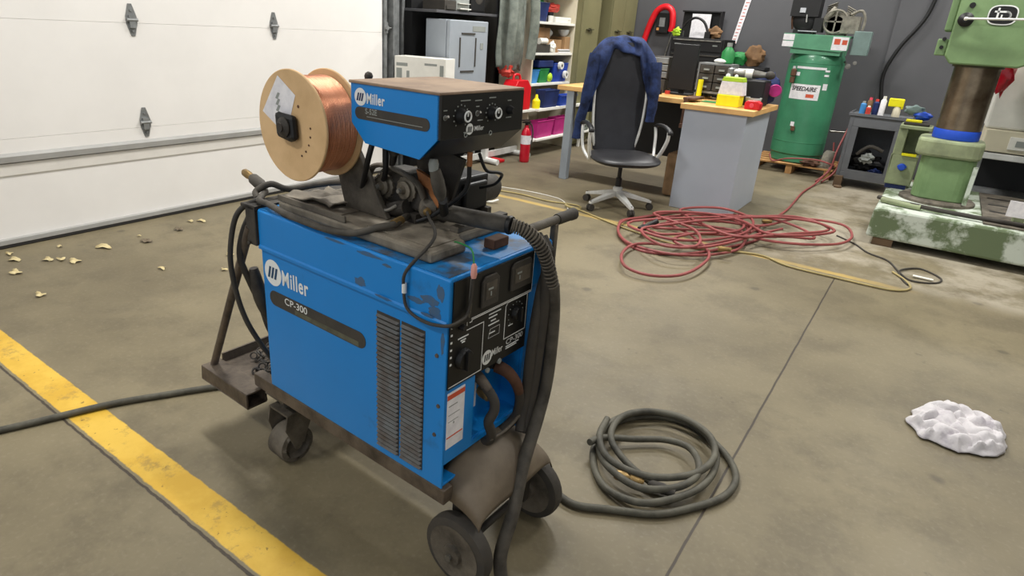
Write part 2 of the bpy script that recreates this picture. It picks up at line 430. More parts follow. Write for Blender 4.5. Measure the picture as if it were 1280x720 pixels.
o4 = outline([(.228, .672), (.326, .672), (.326, .778), (.236, .778), (.228, .768)], PY, .003); o5 = outline([(.135, .757), (.135, .618)], PY)
o6 = outline([(.158, .70), (.205, .70), (.205, .725), (.165, .725)], PY, .0012)
b = MB()
for m_ in (ol, o2, o3, o4, o5, o6): b.add(m_.v, m_.f)
for k in range(7): b.box((.008, -.0055, .80-.02*k), (.014, -.0045, .805-.02*k)) if k else None
for (x, z, ww) in ((.155, .768, .05), (.155, .758, .035), (.165, .747, .02), (.155, .737, .045), (.16, .712, .025), (.035, .742, .04), (.045, .734, .02), (.05, .728, .012), (.145, .633, .03), (.24, .643, .06), (.24, .637, .05), (.285, .73, .018), (.29, .722, .01), (.245, .705, .02)):
    b.box((x, -.0056, z), (x+ww, -.0045, z+.003))
part('panel_outlines', b, 'white_ink', ps)
# meters
for nm, x0, x1, z0, z1 in (('volt_meter', .105, .172, .806, .888), ('amp_meter', .226, .318, .815, .893)):
    m = MB().prism([(x0, z0), (x1, z0), (x1, z1-.012), (x1-.012, z1), (x0+.012, z1), (x0, z1-.012)], 1, -.019, -.0125)
    g = part(nm, m, 'rubber', ps, bevel=.002)
    part('meter_face', MB().box((x0+.012, -.0205, z0+.02), (x1-.012, -.019, z1-.016)), 'grime', g)
    part('meter_marks', MB().box((x0+.02, -.0212, z0+.045), (x0+.04, -.0205, z0+.05)).box((x0+.03, -.0212, z0+.028), (x0+.034, -.0205, z0+.04)), 'grey_ink', g)
for nm, x, z, r in (('voltage_dial', .058, .682, .029), ('range_knob', .275, .735, .02), ('switch_knob', .045, .775, .009)):
    m = MB().lathe([(r, 0), (r*.92, .012), (r*.85, .014)], (x, PY, z), (0, -1, 0), 24)
    if r > .015: m.box((x-r*.2, PY-.022, z-r*.9), (x+r*.2, PY-.012, z+r*.9))
    part(nm, m, 'black', ps, smooth=True)
tr_ = MB()
for k in range(11):
    a = radians(225-27*k); tr_.cyl((.275+.033*cos(a), PY, .735+.033*sin(a)), (.275+.033*cos(a), PY-.0012, .735+.033*sin(a)), .0018, n=6)
part('dial_ticks', tr_, 'grey_ink', ps)
def logo(parent, cx, cz, r, plane, off, tw, th, tx, inkdark, name='logo_badge'):
    """white disc with three slanted bars, name lettered beside it"""
    d = -1
    if plane == 'x': P = lambda u, w, h: (off-h, -u, w); xd = (0, -1, 0)
    else: P = lambda u, w, h: (u, off-h, w); xd = (1, 0, 0)
    m = MB(); n = 28; vs = [P(cx+r*cos(2*pi*i/n), cz+r*sin(2*pi*i/n), .0008) for i in range(n)]
    m.add(vs, [tuple(range(n))])
    o = part(name, m, 'white_ink', parent)
    q = MB()
    for k in range(3):
        x = cx-.52*r+k*.38*r; s_ = .13*r
        q.add([P(x-s_, cz-.45*r, .0014), P(x+.24*r-s_, cz-.45*r, .0014), P(x+.24*r+s_, cz+.45*r, .0014), P(x+s_, cz+.45*r, .0014)], [(0,1,2,3)])
    p = part('logo_bars', q, inkdark, o)
    text('Miller', parent, 'white_ink', P(tx, cz-th*.55, 0), tw, th, xd, name='logo_lettering', bold=.022, ext=.001, spacing=1.1)
logo(ps, -.702, .722, .042, 'x', 0, .125, .05, -.656, 'blue_dark')
def pill(y0, y1, z0, z1, x, n=8):
    r = (z1-z0)/2; zc = (z0+z1)/2; P = []
    for i in range(n+1):
        a = pi/2+pi*i/n; P.append((y1+r if 0 else y0+r+r*cos(a), zc+r*sin(a)))
    for i in range(n+1):
        a = -pi/2+pi*i/n; P.append((y1-r+r*cos(a), zc+r*sin(a)))
    return MB().prism(P, 0, x, x+.0015)
part('name_strip', pill(.288, .726, .614, .663, -.0015), 'rubber', ps, label='long dark rounded strip with the model number')
part('strip_inlay', MB().box((-.0022, .315, .617), (-.0015, .60, .632)), 'dull_strip', ps)
text('CP-300', ps, 'white_ink', (-.0016, .648, .636), .108, .022, (0,-1,0), name='model_lettering', bold=.004)
# louvres
for (a, b_) in ((.158, .243), (.07, .152)):
    part('vent_backing', MB().box((-.0008, a, .335), (.0, b_, .752)), 'grime_dark', ps)
    for k in range(30):
        z = .338+k*.01375
        part('vent_louvre', MB().add([(-.001, a+.001, z), (-.001, b_-.001, z), (-.009, b_-.004, z+.0025), (-.009, a+.004, z+.0025), (-.001, a+.001, z+.007), (-.001, b_-.001, z+.007)], [(0,1,2,3), (3,2,5,4), (0,3,4), (1,5,2)]), 'louvre', ps)
sc = MB()
for (y, z) in ((.03, .70), (.03, .47), (.02, .56)): sc.lathe([(.006, 0), (.005, .003)], (0, y, z), (-1, 0, 0), 10)
part('side_screws', sc, 'frame_steel', ps)
def patch(y, z, ry, rz, x, k):
    n_ = 22; return MB().prism([(y+ry*cos(2*pi*i/n_)*(1+.55*noise.noise(V((cos(2*pi*i/n_)*2, sin(2*pi*i/n_)*2, k*3.3)))), z+rz*sin(2*pi*i/n_)*(1+.55*noise.noise(V((cos(2*pi*i/n_)*2, sin(2*pi*i/n_)*2, k*5.1))))) for i in range(n_)], 0, x-.0004, x)
for k, (y, z, ry, rz, x) in enumerate(((.055, .842, .03, .012, -.005), (.035, .815, .022, .016, -.005), (.10, .828, .025, .008, -.005), (.21, .80, .03, .004, -.0092), (.30, .815, .022, .012, -.005), (.27, .899, .05, .005, -.005), (.20, .888, .016, .004, -.005), (.02, .87, .012, .02, -.005), (.013, .74, .006, .03, 0), (.06, .803, .02, .004, -.0092), (.40, .903, .04, .004, -.005))):
    part('scuff_patch', patch(y, z, ry, rz, x, k), 'scuff', ps, label='scuffed bare patch in the blue paint')
# warning sticker
st = part('warning_sticker', MB().box((.010, -.0008, .430), (.078, 0, .598)), 'paper', ps)
part('sticker_band', MB().box((.010, -.0013, .578), (.078, -.0008, .592)).box((.012, -.0013, .462), (.074, -.0008, .466)), 'red_label', st)
part('sticker_print', MB().box((.016, -.0012, .556), (.05, -.0008, .559)).box((.016, -.0012, .53), (.06, -.0008, .532)).box((.036, -.0012, .50), (.04, -.0008, .506)).box((.016, -.0012, .51), (.055, -.0008, .512)), 'grey_ink', st)
text('Miller', ps, 'white_ink', (.178, PY, .640), .047, .020, (1,0,0), name='logo_lettering', bold=.010)
dm = MB(); dm.add([(.158+.021*cos(2*pi*i/24), PY-.0004, .645+.021*sin(2*pi*i/24)) for i in range(24)], [tuple(range(24))])
lb = part('logo_badge', dm, 'white_ink', ps)
part('logo_bars', MB().add([(.158+x, PY-.001, .645+z) for x, z in ((-.013,-.01),(-.008,-.01),(-.005,.01),(-.010,.01),(-.004,-.01),(.001,-.01),(.004,.01),(-.001,.01),(.005,-.01),(.01,-.01),(.013,.01),(.008,.01))], [(0,1,2,3),(4,5,6,7),(8,9,10,11)]), 'black', lb)
text('CP-300', ps, 'white_ink', (.240, PY, .6505), .078, .0155, (1,0,0), name='model_lettering', bold=.004)
# output terminals in the recess
for x, z in ((.165, .575), (.255, .565)):
    part('output_terminal', MB().lathe([(.022, 0), (.022, .012), (.014, .014), (.013, .03)], (x, .066, z), (0, -1, 0), 18), 'rubber', ps, smooth=True)
part('recess_label', MB().box((.125, .064, .44), (.21, .0655, .52)), 'paper', ps)
part('panel_buttons', MB().lathe([(.007, 0), (.007, .006)], (.165, -.001, .603), (0,-1,0), 12).lathe([(.008, 0), (.008, .006)], (.215, -.001, .611), (0,-1,0), 12), 'grey_ink', ps, smooth=True)

# secondary cables hanging from the terminals
def solo_tube(name, pts, r, mk, label, cat, fr=FM, **k):
    m = MB().tube(pts, r, **k); return m
t = thing('weld_cable', 'dark weld cable with crimped lug plugged into left output terminal', 'cable', (.16, -.02, .40), FM)
part('lug', MB().lathe([(.012, 0), (.016, .01), (.014, .04), (.011, .06)], (.165, .035, .578), (0, -.7, -.45), 14), 'frame_steel', t, smooth=True)
part('cable', MB().tube([(.165, .0, .553), (.170, -.028, .52), (.165, -.035, .49), (.15, -.03, .46), (.165, -.03, .42), (.175, -.02, .385), (.17, .02, .35)], .014), 'rubber', t, smooth=True)
t = thing('weld_cable', 'dark weld cable with rubber boot hanging from right output terminal', 'cable', (.28, -.02, .40), FM)
part('boot', MB().tube([(.255, .03, .565), (.262, -.005, .555), (.275, -.025, .525), (.288, -.03, .49)], .020, rf=lambda t: 1-.3*t), 'rust', t, smooth=True)
part('cable', MB().tube([(.288, -.03, .49), (.295, -.03, .45), (.29, -.022, .40), (.25, .0, .36)], .014), 'rubber', t, smooth=True)
solo('control_plug', MB().lathe([(.016, 0), (.02, .012), (.02, .03), (.014, .045)], (.195, .04, .515), (0, -1, -.2), 16).ring((.195, .005, .508), (0, -1, -.2), .016, .004, 20, 8), 'brass', 'small brass threaded plug between the two weld cables on welder front', 'plug', FM, smooth=True)
solo('ground_link', MB().tube([(.16, -.034, .40), (.22, -.04, .402), (.30, -.036, .415)], .005), 'grime', 'thin pale rod crossing below the welder output terminals', 'rod', FM, smooth=True)

# ------------------------------------------------------------ running gear
rg = thing('welder_cart', 'grimy steel wheeled cart carrying the blue welder, with rear cylinder tray', 'cart', (W/2, .4, 0), FM)
fr_ = MB()
for x in (.0, W-.035): fr_.box((x, -.01, .262), (x+.035, .86, .309))
for y in (.01, .36, .70): fr_.box((.035, y, .262), (W-.035, y+.04, .30))
part('frame', fr_, 'frame_steel', rg, bevel=.003)
part('deck_plate', MB().box((.035, .02, .300), (W-.035, .80, .3095)), 'frame_steel', rg)
def apron(u, v):
    x = .03+.355*u; a = v*1.5; zt_ = .262+.122*(sin(pi*u)**.6 if 0 < u < 1 else 0)
    return (x, .045-.155*sin(a), zt_-.15*(1-cos(a))*(.35+.65*sin(pi*u)))
part('front_apron', MB().grid(apron, 28, 14), 'apron', rg, smooth=True, solid=.004)
part('axle', MB().cyl((.02, -.04, .105), (W-.01, -.04, .105), .011).box((.075, -.06, .09), (.105, .02, .262)).box((W-.10, -.06, .09), (W-.075, .02, .262)), 'grime_dark', rg)
for x in (.014, W-.058):
    w_ = MB().lathe([(.082, 0), (.104, .006), (.107, .016), (.107, .034), (.104, .044), (.082, .05)], (x, -.040, .107), (1, 0, 0), 40)
    wh = part('front_wheel', w_, 'rubber', rg, smooth=True)
    h = MB().lathe([(.084, -.0005), (.074, .0), (.070, .012), (.034, .014), (.028, -.012), (.012, -.014)], (x, -.040, .107), (1, 0, 0), 32)
    for k in range(5):
        a = 2*pi*k/5+.3; cy, cz = -.040+.052*cos(a), .107+.052*sin(a)
        h.lathe([(.014, 0), (.011, .006)], (x+.004, cy, cz), (1, 0, 0), 10)
    part('hub', h, 'grime', wh, smooth=True)
    part('hub_bolts', MB().lathe([(.010, 0), (.008, .012)], (x-.024, -.040, .107), (1, 0, 0), 12), 'steel', wh)
    hh = MB()
    for k in range(5):
        a = 2*pi*k/5+.9; hh.lathe([(.0085, 0), (.0085, .002)], (x+.0095, -.040+.052*cos(a), .107+.052*sin(a)), (1, 0, 0), 10)
    part('hub_holes', hh, 'black', wh)
for x in (.05, W-.05):
    y = .755
    ct = MB().box((x-.045, y-.05, .250), (x+.045, y+.05, .262)).cyl((x, y, .262), (x, y, .20), .022)
    ct.prism([(x-.05, .15), (x-.04, .205), (x+.04, .205), (x+.05, .15), (x+.02, .045), (x-.02, .045)], 1, y+.036, y+.042)
    ct.prism([(x-.05, .15), (x-.04, .205), (x+.04, .205), (x+.05, .15), (x+.02, .075), (x-.02, .075)], 1, y-.062, y-.056)
    ct.box((x-.04, y-.06, .198), (x+.04, y+.04, .206))
    cs = part('caster_fork', ct, 'grime', rg)
    wl = MB().lathe([(.048, -.05), (.064, -.046), (.066, -.035), (.066, .03), (.062, .034), (.04, .036)], (x, y-.004, .066), (0, 1, 0), 32, caps=False)
    wl.lathe([(.048, -.05), (.038, -.03), (.016, -.028), (.014, -.052), (.001, -.052)], (x, y-.004, .066), (0, 1, 0), 24, caps=False)
    wl.lathe([(.04, .036), (.001, .036)], (x, y-.004, .066), (0, 1, 0), 24, caps=False)
    part('caster_wheel', wl, 'grime', rg, smooth=True)
# rear tray
ry = MB(); ry.box((.03, .80, .232), (.39, 1.12, .240)); ry.box((.03, 1.11, .232), (.39, 1.118, .275))
part('cylinder_tray', ry, 'frame_steel', rg)
for x in (-.045, W-.03):
    ch = MB(); ch.box((x, .84, .19), (x+.075, 1.13, .196)); ch.box((x, .84, .196), (x+.006, 1.13, .244)); ch.box((x+.069, .84, .196), (x+.075, 1.13, .244)); ch.box((x, .84, .244), (x+.075, 1.13, .25))
    part('side_channel', ch, 'frame_steel', rg, bevel=.002)
part('cross_brace', MB().box((.03, .81, .24), (.39, .84, .29)), 'frame_steel', rg)
for x in (-.006, W+.006):
    part('rear_post', MB().cyl((x, 1.115, .236), (x, .80, .845), .0135, n=16), 'frame_steel', rg, smooth=True)
part('rear_bracket', MB().box((-.014, .758, .795), (W+.014, .806, .918)).box((-.014, .758, .905), (W+.014, .83, .918)).cyl((-.016, .79, .80), (-.022, .79, .80), .007), 'grime_dark', rg, bevel=.003)
gy = MB().tube([(.30, .0, .963), (.38, .0, .963), (.46, .0, .963)], .0125, sm=1, n=16)
part('pull_handle', gy, 'grime', rg, smooth=True)
part('handle_post', MB().box((.428, -.012, .20), (.446, .006, .955)), 'grime', rg, bevel=.003)
part('handle_grip', MB().lathe([(.015, 0), (.0165, .008), (.0165, .07), (.018, .074), (.018, .090), (.013, .094)], (.450, .0, .963), (1, 0, 0), 18), 'rubber', rg, smooth=True)
# chain pile in the tray
cb = MB()
for k in range(34):
    x = .06+random.random()*.14; y = .86+random.random()*.2; z = .246+random.random()*.018
    cb.ring((x, y, z), (random.uniform(-1,1), random.uniform(-1,1), random.uniform(.2,1)), .012, .0032, 12, 6)
o = solo('steel_chain', cb, 'grime_dark', 'dirty steel chain heaped in the cart rear tray', 'chain', FM, smooth=True); 
solo('gas_cylinder_foot', MB().lathe([(.07, 0), (.078, .01), (.078, .012)], (.27, .99, .2405), (0,0,1), 28), 'grime', 'flat round steel plate lying in the cart rear tray', 'plate', FM)

# ------------------------------------------------------------ wire feeder
fd = thing('wire_feeder', 'blue wire feeder with tan dusty lid and black dial panel, standing on welder', 'wire feeder', (.25, .4, Z1+.002), FM)
ZB = Z1+.002
pl = [(.03, .085), (.16, .085), (.185, .135), (.41, .135), (.41, .70), (.03, .70)]
part('base_plate', MB().prism([(x, y) for x, y in pl], 2, ZB, ZB+.03), 'slab', fd, bevel=.008)
for m_ in (MB().box((.03, .40, ZB+.03), (.036, .70, ZB+.048)), MB().box((.39, .20, ZB+.03), (.41, .70, ZB+.05)), MB().prism([(.19, .14), (.41, .14), (.41, .17), (.19, .17)], 2, ZB+.03, ZB+.045)):
    part('base_rim', m_, 'grime', fd, bevel=.002)
part('base_insert', MB().box((.055, .11, ZB+.03), (.15, .34, ZB+.0325)).box((.055, .46, ZB+.03), (.24, .66, ZB+.0325)), 'slab', fd)
part('base_slot', MB().box((.20, .42, ZB+.03), (.31, .52, ZB+.0315)), 'black', fd)
# control box
x0, x1, ya, yb, zt = .06, .378, .10, .40, 1.306
side = [(ya, zt), (yb, zt), (yb, zt-.098), (yb-.05, zt-.145), (ya+.06, zt-.155), (ya, zt-.098)]
part('control_box', MB().prism(side, 0, x0, x0+.006).prism(side, 0, x1-.006, x1).prism([(a, b) for a, b in [(ya+.006, zt-.006), (yb, zt-.006), (yb-.004, zt-.098), (yb-.053, zt-.14), (ya+.06, zt-.15), (ya+.006, zt-.10)]], 0, x0+.006, x1-.006), 'blue', fd, bevel=.0015)
part('lid', MB().box((x0-.004, ya-.004, zt-.001), (x1+.004, yb+.004, zt+.006)), 'feeder_top', fd, bevel=.002, label='tan dusty top lid of the feeder')
fp = part('dial_panel', MB().box((x0, ya-.006, zt-.100), (x1, ya+.006, zt-.001)).add([(x0, ya-.006, zt-.10), (x1, ya-.006, zt-.10), (x1, ya+.055, zt-.155), (x0, ya+.055, zt-.155)], [(0,1,2,3)]), 'black_panel', fd)
YF = ya-.006
for nm, x, z, r in (('wire_speed_knob', .128, zt-.05, .0165), ('voltage_knob', .245, zt-.05, .0145), ('timer_knob', .318, zt-.047, .0105)):
    part(nm, MB().lathe([(r*1.15, 0), (r*1.1, .004), (r*.8, .012), (r*.75, .015)], (x, YF, z), (0, -1, 0), 24), 'black', fd, smooth=True)
    if r > .012:
        part('knob_ring', MB().ring((x+.006, YF-.017, z+.001), (0,-1,0), .0115, .0022, 24, 6).box((x+.0045, YF-.018, z+.001), (x+.0075, YF-.016, z+.011)), 'white_ink', fd)
tk = MB()
for (x, z, r) in ((.128, zt-.05, .026), (.245, zt-.05, .023)):
    for k in range(11):
        a = radians(230-28*k); tk.box((x+r*cos(a)-.0016, YF-.001, z+r*sin(a)-.0016), (x+r*cos(a)+.0016, YF, z+r*sin(a)+.0016))
for (x, z, w_) in ((.125, zt-.016, .035), (.232, zt-.014, .026), (.178, zt-.018, .025), (.182, zt-.032, .012), (.308, zt-.024, .015), (.305, zt-.066, .022), (.19, zt-.065, .02), (.14, zt-.090, .03), (.067, zt-.035, .012)):
    tk.box((x, YF-.001, z), (x+w_, YF, z+.0025))
part('dial_markings', tk, 'grey_ink', fd)
for a_, b_, r_ in ((.187, .047, .006), (.147, .095, .005), (.243, .098, .005), (.072, .05, .005)): part('marking_ring', MB().ring((a_, YF-.001, zt-b_), (0,-1,0), r_, .0013, 16, 6), 'grey_ink', fd)
part('toggle_switches', MB().lathe([(.005, 0), (.003, .012)], (.187, YF, zt-.047), (0,-1,.4), 10).lathe([(.005, 0), (.003, .012)], (.072, YF, zt-.05), (0,-1,.4), 10), 'steel', fd)
dm = MB(); dm.add([(.162+.0135*cos(2*pi*i/24), YF-.0006, zt-.082+.0135*sin(2*pi*i/24)) for i in range(24)], [tuple(range(24))])
lb = part('logo_badge', dm, 'white_ink', fd)
part('logo_bars', MB().add([(.162+x*.62, YF-.0012, zt-.082+z*.6) for x, z in ((-.013,-.01),(-.008,-.01),(-.005,.01),(-.010,.01),(-.004,-.01),(.001,-.01),(.004,.01),(-.001,.01),(.005,-.01),(.01,-.01),(.013,.01),(.008,.01))], [(0,1,2,3),(4,5,6,7),(8,9,10,11)]), 'black', lb)
text('Miller', fd, 'white_ink', (.180, YF, zt-.088), .036, .012, (1,0,0), name='logo_lettering', bold=.010)
logo(fd, -.364, zt-.032, .0215, 'x', x0, .063, .026, -.340, 'navy')
part('name_strip', pill(.128, .384, zt-.086, zt-.056, x0-.0015), 'rubber', fd, label='dark rounded strip with small lettering')
text('S-52E', fd, 'grey_ink', (x0-.0016, .345, zt-.071), .042, .014, (0,-1,0), name='model_lettering', bold=.02)
part('fine_print', MB().box((x0-.002, .15, zt-.078), (x0-.0015, .34, zt-.0765)), 'grey_ink', fd)
# post, gearbox, drive
part('swivel_post', MB().lathe([(.05, 0), (.05, .01), (.032, .02), (.028, .18), (.045, .19), (.045, .205)], (.28, .30, ZB+.03), (0,0,1), 24), 'grime_dark', fd, smooth=True)
part('post_bracket', MB().prism([(.18, ZB+.21), (.36, ZB+.245), (.36, ZB+.235), (.33, ZB+.03), (.24, ZB+.03), (.20, ZB+.15)], 0, .25, .262).box((.20, .17, 1.155), (.34, .32, 1.162)), 'grime_dark', fd)
part('gearbox', MB().box((.27, .225, ZB+.03), (.42, .33, ZB+.145)).box((.30, .21, ZB+.05), (.40, .225, ZB+.13)), 'black', fd, bevel=.006)
part('drive_motor', MB().lathe([(.03, 0), (.044, .006), (.044, .085), (.036, .10)], (.42, .285, .995), (1, 0, 0), 28), 'grime_dark', fd, smooth=True)
part('drive_housing', MB().prism([(.22, .975), (.23, 1.05), (.30, 1.075), (.42, 1.07), (.46, 1.03), (.45, .975)], 0, .18, .27), 'grime_dark', fd, bevel=.008)
for (y, z) in ((.40, 1.025), (.315, 1.03)):
    g_ = MB().lathe([(.034, 0), (.034, .01), (.024, .012), (.024, .02), (.012, .022), (.009, .034)], (.182, y, z), (-1, 0, 0), 28)
    for k in range(14):
        a = 2*pi*k/14; g_.box((.172, y+.033*cos(a)-.003, z+.033*sin(a)-.003), (.182, y+.033*cos(a)+.003, z+.033*sin(a)+.003))
    part('drive_roll', g_, 'roll_steel', fd, smooth=True)
    part('roll_screw', MB().lathe([(.008, 0), (.006, .006)], (.148, y, z), (-1, 0, 0), 12), 'steel', fd)
part('pressure_arm', MB().tube([(.165, .46, 1.03), (.16, .43, 1.075), (.16, .36, 1.085), (.165, .27, 1.06), (.17, .245, 1.02)], .012, flat=.6), 'grime', fd, smooth=True)
part('copper_bracket', MB().prism([(.285, 1.09), (.235, 1.075), (.195, 1.03), (.205, 1.0), (.235, 1.03), (.275, 1.06)], 0, .18, .192), 'copper_dull', fd)
part('tension_screw', MB().cyl((.16, .36, 1.085), (.16, .35, 1.15), .007).lathe([(.012, 0), (.015, .008), (.015, .03), (.01, .036)], (.16, .35, 1.12), (0, -.15, 1), 14), 'grime_dark', fd, smooth=True)
part('inlet_guides', MB().cyl((.17, .46, .985), (.17, .40, .985), .012).cyl((.165, .37, .965), (.165, .30, .985), .018, .022).box((.165, .27, .945), (.20, .47, .97)), 'grime_dark', fd)
part('wire_guide', MB().tube([(.15, .41, .975), (.14, .36, .968), (.145, .32, .99)], .005), 'steel', fd)
part('hose_clamp', MB().lathe([(.03, 0), (.034, .01), (.03, .035), (.022, .05)], (.195, .262, .99), (.1, -1, 0), 22).cyl((.16, .235, .995), (.15, .225, .995), .009), 'grime', fd, smooth=True)
part('connector_cap', MB().lathe([(.010, 0), (.011, .02), (.008, .03)], (.165, .24, .99), (-.4, -1, .1), 12), 'brass', fd, smooth=True)
part('under_box_plugs', MB().lathe([(.010, 0), (.013, .012), (.011, .03)], (.10, .15, 1.15), (-.1, -.1, -1), 14), 'grey_ink', fd, smooth=True)
part('plug_body', MB().lathe([(.013, 0), (.017, .03), (.016, .06), (.010, .08)], (.10, .145, 1.125), (.25, -.1, -1), 14), 'hose_rubber', fd, smooth=True)
part('brass_fitting', MB().cyl((.20, .12, 1.16), (.20, .12, 1.125), .007), 'copper_dull', fd)
for P_, r_ in (([(.115, .13, 1.05), (.14, .15, 1.03), (.19, .19, .99), (.22, .22, .96)], .012), ([(.20, .12, 1.13), (.20, .13, 1.06), (.17, .2, .99), (.15, .25, .96)], .006), ([(.10, .36, 1.17), (.09, .37, 1.12), (.11, .41, 1.06), (.15, .47, 1.0)], .008), ([(.14, .36, 1.17), (.14, .36, 1.08), (.17, .40, 1.04)], .008), ([(.18, .36, 1.17), (.18, .37, 1.1), (.20, .42, 1.05)], .008), ([(.25, .13, 1.15), (.27, .12, 1.105), (.31, .11, 1.095), (.34, .12, 1.08), (.35, .15, 1.05), (.35, .2, 1.03)], .0045)):
    part('control_lead', MB().tube(P_, r_), 'black', fd, smooth=True)
part('rear_motor', MB().lathe([(.03, 0), (.038, .006), (.038, .09), (.03, .096)], (.20, .47, .995), (1, 0, 0), 26), 'swbox_grey', fd, smooth=True, label='dusty grey round motor end')
# spool support
part('spool_arm', MB().prism([(.60, 1.20), (.53, 1.21), (.345, .945), (.52, .945)], 0, .132, .150).box((.15, .38, .944), (.19, .52, .95)).box((.182, .38, .944), (.19, .52, 1.02)), 'grime', fd, bevel=.003)
part('spindle', MB().cyl((-.045, .56, 1.18), (.14, .56, 1.18), .012).lathe([(.024, 0), (.026, .012), (.012, .02)], (-.022, .56, 1.18), (-1, 0, 0), 16), 'grime_dark', fd, smooth=True)
part('spindle_lock', MB().prism([(.605, 1.215), (.525, 1.212), (.52, 1.15), (.545, 1.142), (.60, 1.15)], 0, -.030, -.010), 'black', fd, bevel=.012)
part('brake_lever', MB().cyl((.135, .50, 1.20), (.155, .445, 1.312), .005).lathe([(.008, 0), (.011, .006), (.011, .014), (.006, .02)], (.155, .445, 1.305), (.15, -.3, .9), 14), 'grime_dark', fd, smooth=True)

sp = thing('wire_spool', 'wooden flanged spool of copper coloured welding wire on feeder arm', 'spool', (.055, .56, 1.035), FM)
def flange(x, t):
    return MB().lathe([(.02, 0), (.143, 0), (.145, .002), (.145, t-.002), (.143, t), (.02, t)], (x, .56, 1.18), (1, 0, 0), 72)
part('flange', flange(-.008, .008), 'wood_flange', sp, smooth=True)
part('flange', flange(.108, .008), 'wood_flange', sp, smooth=True)
wd = [(.125, 0)]+[(.127+.0016*(i % 2), .002+i*.104/40) for i in range(41)]+[(.125, .108)]
part('copper_wire', MB().lathe(wd, (0, .56, 1.18), (1, 0, 0), 64), 'copper_wound', sp, smooth=True)
part('paper_label', MB().add([(-.0088, .607, 1.305), (-.0088, .535, 1.262), (-.0088, .583, 1.152), (-.0088, .684, 1.205)], [(0,1,2,3)]), 'paper', sp, label='white paper sheet stuck on the wooden flange')
part('label_print', MB().add([(-.0092, .60+dy, 1.26-k*.016) for k in range(4) for dy in (0,)]+[(-.0092, .60+.01, 1.262-k*.016) for k in range(4)]+[(-.0092, .622, 1.246-k*.016) for k in range(4)]+[(-.0092, .612, 1.244-k*.016) for k in range(4)], [(k, 4+k, 8+k, 12+k) for k in range(4)]), 'grey_ink', sp)
nh = MB()
for k in range(5):
    a = radians(-60+k*16); nh.lathe([(.0028, 0), (.0028, .001)], (-.0085, .56-.082*cos(a), 1.18+.082*sin(a)), (-1, 0, 0), 8)
nh.lathe([(.004, 0), (.004, .001)], (-.0085, .525, 1.235), (-1, 0, 0), 8)
part('staple_marks', nh, 'rust', sp)

# conduit from feeder with spring strain relief and hoses down the front
gh = thing('gun_conduit', 'thick grey rubber conduit from feeder ending in spiral strain relief', 'hose', (.2, .2, .96), FM)
part('conduit', MB().tube([(.20, .235, .985), (.222, .12, .985), (.248, .015, .985)], .0225, n=16), 'hose_rubber', gh, smooth=True)
part('end_collar', MB().lathe([(.023, 0), (.025, .006), (.023, .012)], (.246, .022, .985), (.2, -1, 0), 20), 'black', gh, smooth=True)
path = crm([V(p) for p in ((.249, .012, .985), (.272, -.02, .972), (.305, -.045, .93), (.337, -.055, .87), (.362, -.06, .805))], 14)
part('inner_hose', MB().tube(path, .013, sm=1), 'hose_rubber', gh, smooth=True)
T_ = []; N_ = len(path); cum = 0; turns = 24
for i in range(N_*16-16):
    t_ = i/(16); k = int(t_); q = t_-k; p = path[k].lerp(path[min(k+1, N_-1)], q); d = (path[min(k+1, N_-1)]-path[k]).normalized()
    u = d.orthogonal() if 0 else d.cross(V((0,1,0))).normalized(); w2 = d.cross(u); a = 2*pi*turns*t_/(N_-1)
    T_.append(p+u*.0165*cos(a)+w2*.0165*sin(a))
part('spring_guard', MB().tube(T_, .0028, n=6, sm=1), 'grime', gh, smooth=True)
hs = thing('hose_bundle', 'bundle of dark rubber hoses hanging down the right front corner of welder', 'hose', (.34, -.06, .3), FM)
part('hose', MB().tube([(.362, -.06, .81), (.377, -.062, .73), (.381, -.064, .63), (.373, -.066, .50), (.325, -.076, .40), (.235, -.10, .31), (.165, -.125, .20), (.105, -.135, .10), (.09, -.155, .03)], .019, n=14), 'hose_rubber', hs, smooth=True)
part('hose', MB().tube([(.37, .01, .93), (.355, -.035, .89), (.352, -.045, .82), (.348, -.046, .70), (.340, -.044, .52), (.322, -.044, .42), (.295, -.05, .36)], .017, n=14), 'rubber', hs, smooth=True)
part('hose', MB().tube([(.39, .005, .925), (.385, -.028, .87), (.350, -.032, .78), (.322, -.036, .62), (.318, -.036, .48), (.300, -.040, .40), (.28, -.05, .37)], .015, n=14), 'rubber', hs, smooth=True)
part('hose', MB().tube([(.385, -.028, .90), (.395, -.03, .80), (.400, -.035, .66), (.388, -.04, .50), (.345, -.05, .38)], .014, n=14), 'rubber', hs, smooth=True)

# torch lying on top at the rear and its cable along the edge
tg = thing('welding_torch', 'grimy welding torch with brass nozzle lying over rear of welder top', 'torch', (.1, .9, .93), FM)
part('nozzle', MB().lathe([(.008, 0), (.0125, .008), (.0135, .03), (.011, .05)], (.10, .985, .968), (-.05, -1, -.2), 18), 'brass', tg, smooth=True)
part('torch_body', MB().lathe([(.012, 0), (.018, .012), (.019, .05), (.015, .07)], (.098, .937, .958), (-.05, -1, -.28), 18), 'hose_rubber', tg, smooth=True)
part('torch_cable', MB().tube([(.095, .87, .938), (.075, .83, .935), (.04, .80, .932), (.015, .77, .93), (.02, .74, .927), (.012, .70, .928), (-.002, .62, .928), (-.012, .52, .93), (-.010, .42, .93), (.012, .34, .935), (.045, .29, .955), (.085, .27, .96), (.13, .285, .962), (.165, .30, .962)], .0095, n=12), 'hose_rubber', tg, smooth=True)
part('cable_sleeve', MB().cyl((.085, .272, .9615), (.122, .280, .963), .011), 'brass', tg, smooth=True)
solo('return_lead', MB().tube([(.30, .62, .955), (.28, .70, .96), (.22, .76, .95), (.14, .80, .94), (.09, .82, .96), (.05, .84, .94), (.04, .82, .924)], .010), 'hose_rubber', 'dark lead looping over the rear corner of welder top beside torch', 'cable', FM, smooth=True)
